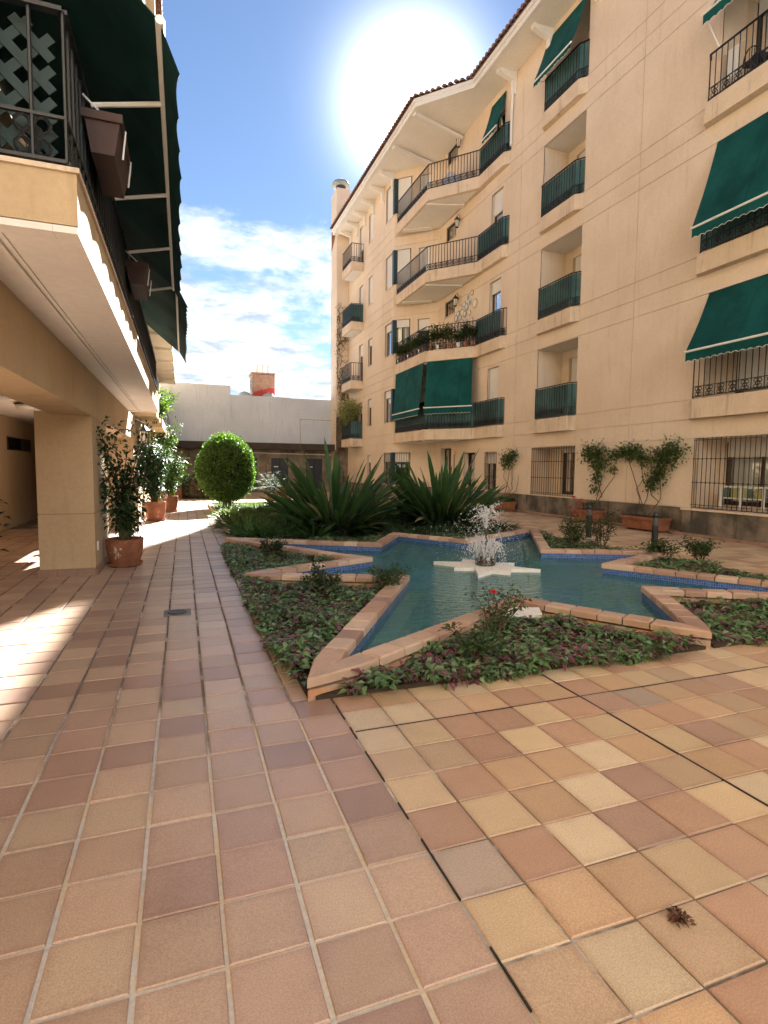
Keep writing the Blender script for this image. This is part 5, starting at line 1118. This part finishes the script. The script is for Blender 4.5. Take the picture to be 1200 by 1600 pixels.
for q in range(11):
    a = random.random()*6.28; r = random.uniform(.015, .04); s_.tube([(1.535+random.gauss(0, .008), 1.30+random.gauss(0, .008), .006), (1.535+r*.6*math.cos(a), 1.30+r*.6*math.sin(a), .018+random.random()*.012), (1.535+r*math.cos(a), 1.30+r*math.sin(a), .004+random.random()*.012)], [.003, .003, .0012], 4)
s_.build('twigs', mat('dead_leaf', (.10, .05, .03), .8), t)
P = np.array([(1.535, 1.3, .012)]*60)+rng.normal(0, .015, (60, 3))*(1, 1, .3); leafobj('dry_leaves', leaves(P, sph(60)*(1, 1, .3)+(0, 0, .2), .026, .013, jcol((.13, .065, .04), 60, .5)), LEAF, t)
# ------------------------------------------------------------------ fountain
fx, fy = 4.25, 7.25
ft = thing('fountain_star', (fx, fy, 0), 'white stone star in the pool carrying the fountain nozzles', 'fountain')
sp_ = sorted(nt+tp, key=lambda p: math.atan2(p[1], p[0])); a_ = .10
pts = []
for (x, y) in sp_: s_ = .172 if (x, y) in tp else .19; xx, yy = x*s_, y*s_; pts.append((fx+xx*math.cos(a_)-yy*math.sin(a_), fy+xx*math.sin(a_)+yy*math.cos(a_)))
MB().hexa(pts, -.02, .062).build('star_slab', WHITEP, ft); MB().lathe([(.22, -.5), (.22, -.02)], (fx, fy, 0), 12).build('pedestal', BASIN, ft)
PIPE = mat('nozzle_metal', (.10, .085, .07), .45, metal=.6)
MB().tube(ring((fx, fy, .0), (1, 0), .0)[:2], .001)
MB().tube([(fx+.13*math.cos(g), fy+.13*math.sin(g), .09) for g in [2*math.pi*q/16 for q in range(16)]], .024, 8, True).build('ring_pipe', PIPE, ft)
noz = [(fx, fy, .62)]
MB().tube([(fx, fy, .062), (fx, fy, .60)], .014, 8).build('riser', PIPE, ft); MB().lathe([(.02, 0), (.026, .02), (.026, .06), (.014, .08)], (fx, fy, .54), 10).build('nozzle', PIPE, ft)
for q in range(5):
    g = 2*math.pi*q/5+.3; x, y = fx+.13*math.cos(g), fy+.13*math.sin(g); MB().lathe([(.02, 0), (.022, .05), (.014, .07)], (x, y, .105), 10).build('nozzle', PIPE, ft); noz.append((x, y, .18))
# spray: thin broken streams and droplets
ico = [(0, 0, 1), (.894, 0, .447), (.276, .851, .447), (-.724, .526, .447), (-.724, -.526, .447), (.276, -.851, .447), (.724, .526, -.447), (-.276, .851, -.447), (-.894, 0, -.447), (-.276, -.851, -.447), (.724, -.526, -.447), (0, 0, -1)]
icf = [(0, 1, 2), (0, 2, 3), (0, 3, 4), (0, 4, 5), (0, 5, 1), (1, 6, 2), (2, 7, 3), (3, 8, 4), (4, 9, 5), (5, 10, 1), (6, 7, 2), (7, 8, 3), (8, 9, 4), (9, 10, 5), (10, 6, 1), (11, 7, 6), (11, 8, 7), (11, 9, 8), (11, 10, 9), (11, 6, 10)]
ico = np.array(ico); icf = np.array(icf); DV, DF = [], []
def drop(c, r, st=(1, 1, 1)): DF.append(icf+12*len(DV)); DV.append(ico*r*np.array(st)+np.array(c))
for q in range(34):                       # crown jet
    a = random.random()*6.28; vr = abs(random.gauss(0, .75))+.08; vz = random.uniform(2.0, 3.0)-.5*vr*.5
    for i in range(38):
        tt = random.uniform(0, 1)**1.2*.62; z = .62+vz*tt-4.9*tt*tt
        if z < .05: continue
        j = .006+.02*tt; drop((fx+vr*tt*math.cos(a)+random.gauss(0, j), fy+vr*tt*math.sin(a)+random.gauss(0, j), z+random.gauss(0, j)), random.uniform(.0025, .0075)*(1 if z > .8 else .8), (1, 1, random.uniform(1, 2.2)))
for (x, y, z0) in noz[1:]:
    for s_ in range(9):
        a = random.random()*6.28; vr = random.uniform(.15, 1.0); vz = random.uniform(1.6, 2.6)
        for i in range(38):
            tt = random.uniform(.0, .48); z = z0+vz*tt-4.9*tt*tt; j = .003+.012*tt
            if z < .03: continue
            drop((x+vr*tt*math.cos(a)+random.gauss(0, j), y+vr*tt*math.sin(a)+random.gauss(0, j), z), random.uniform(.002, .0055), (1, 1, random.uniform(1.5, 4)))
for q in range(900):
    a = random.random()*6.28; r = abs(random.gauss(0, .42)); drop((fx+r*math.cos(a), fy+r*math.sin(a), random.uniform(.04, .85)*(1-.3*min(r, 1))), random.uniform(.0025, .007))
ar = MB()
for (x, y, z0) in noz+noz[1:]+noz[1:]:
    for q in range(5 if z0 > .5 else 3):
        a = random.random()*6.28; vr = random.uniform(.1, .6); vz = random.uniform(1.8, 2.6); t0 = random.uniform(0, .1); t1 = t0+random.uniform(.12, .3)
        ar.tube([(x+vr*u*math.cos(a), y+vr*u*math.sin(a), z0+vz*u-4.9*u*u) for u in np.linspace(t0, t1, 9)], [.0045, .004, .005, .0035, .005, .003, .004, .002, .001], 5)
o = ar.build('water_streams', DROP, None, True, 'stuff'); o['label'] = 'thin clear water streams leaving the fountain nozzles'; o['category'] = 'water stream'
V = np.concatenate(DV); F_ = np.concatenate(DF); me = bpy.data.meshes.new('water_spray'); me.from_pydata(V.tolist(), [], F_.tolist()); me.materials.append(DROP); me.polygons.foreach_set('use_smooth', [True]*len(me.polygons)); o = put('water_spray', me, kind='stuff'); o['label'] = 'white water droplets thrown up by the fountain nozzles'; o['category'] = 'water spray'

k = 5000; v = rng.uniform(-1, 1, (k, 3)); v /= np.max(np.abs(v), 1, keepdims=True); leafobj('foliage', leaves(v*(7.1, .6, 1.55)+(2, -7.1, 1.55), v+rng.normal(0, .6, (k, 3)), .16, .11, jcol(GREEN, k), .2, .1, v), LEAF, hd)

# things standing on balconies
def chair(x, y, z, rz, label):
    t = thing('balcony_chair', (x, y, z), label, 'chair', 'chairs on the upper right balcony'); c, s_ = math.cos(rz), math.sin(rz); P = lambda a, b, h: (x+a*c-b*s_, y+a*s_+b*c, z+h)
    for a in (-.19, .19):
        for b in (-.19, .19): MB().tube([P(a, b, 0), P(a*.95, b*.95, .44)], .012, 5).build('leg', IRON, t)
    MB().hexa([P(-.22, -.22, 0)[:2], P(.22, -.22, 0)[:2], P(.22, .22, 0)[:2], P(-.22, .22, 0)[:2]], z+.44, z+.47).build('seat', IRON, t)
    b = MB(); b.tube([P(.2, .22*math.cos(g), .47+.42*math.sin(g)) for g in [math.pi*q/10 for q in range(11)]], .014, 5); b.build('backrest', IRON, t)
    for q in (-.1, 0, .1): MB().tube([P(.2, q, .47), P(.2, q, .86-abs(q)*.5)], .008, 5).build('back_bar', IRON, t)
chair(X1+.3, 9.0, T(3), 1.2, 'dark metal chair nearer the corner of the upper right balcony'); chair(X1+.3, 8.3, T(3), .3, 'dark metal chair by the frame edge on the upper right balcony')
t = thing('drying_cloth', (X1+.05, 9.35, T(3)+.45), 'white cloth hung to dry on the upper right balcony', 'cloth'); m = MB()
for q in range(6): y0_, y1_ = 9.2+.05*q, 9.25+.05*q; m.quad((X1-.02+.015*(q % 2), y0_, T(3)+.3), (X1-.02+.015*((q+1) % 2), y1_, T(3)+.3), (X1-.02, y1_, T(3)+.88), (X1-.02, y0_, T(3)+.88)); m.quad((X1-.005+.015*(q % 2), y0_, T(3)+.3), (X1-.005, y0_, T(3)+.88), (X1-.005, y1_, T(3)+.88), (X1-.005+.015*((q+1) % 2), y1_, T(3)+.3))
m.build('cloth', PLASTIC, t); MB().tube([(X1-.012, 9.1, T(3)+.88), (X1-.012, 9.6, T(3)+.88)], .006, 5).build('line', ALU, t)
t = thing('covered_box', (10.6, 21.6, T(4)), 'pale gabled box with dark edges standing on the top floor balcony', 'box'); m = MB(); m.v = [(10.3, 21.9, T(4)), (10.8, 21.3, T(4)), (10.8, 21.3, T(4)+.5), (10.55, 21.6, T(4)+.78), (10.3, 21.9, T(4)+.5)]; m.v += [(x+.3, y+.25, z) for x, y, z in m.v]; m.f = [(0, 1, 2, 3, 4), (9, 8, 7, 6, 5), (0, 5, 6, 1), (1, 6, 7, 2), (4, 9, 5, 0)]; m.build('body', mat('pale_blue_plastic', (.50, .55, .62), .5), t)
r_ = MB(); r_.quad(m.v[2], m.v[7], m.v[8], m.v[3]); r_.quad(m.v[3], m.v[8], m.v[9], m.v[4]); r_.v = [(a, b, c+.01) for a, b, c in r_.v]; r_.build('lid', IRON, t)
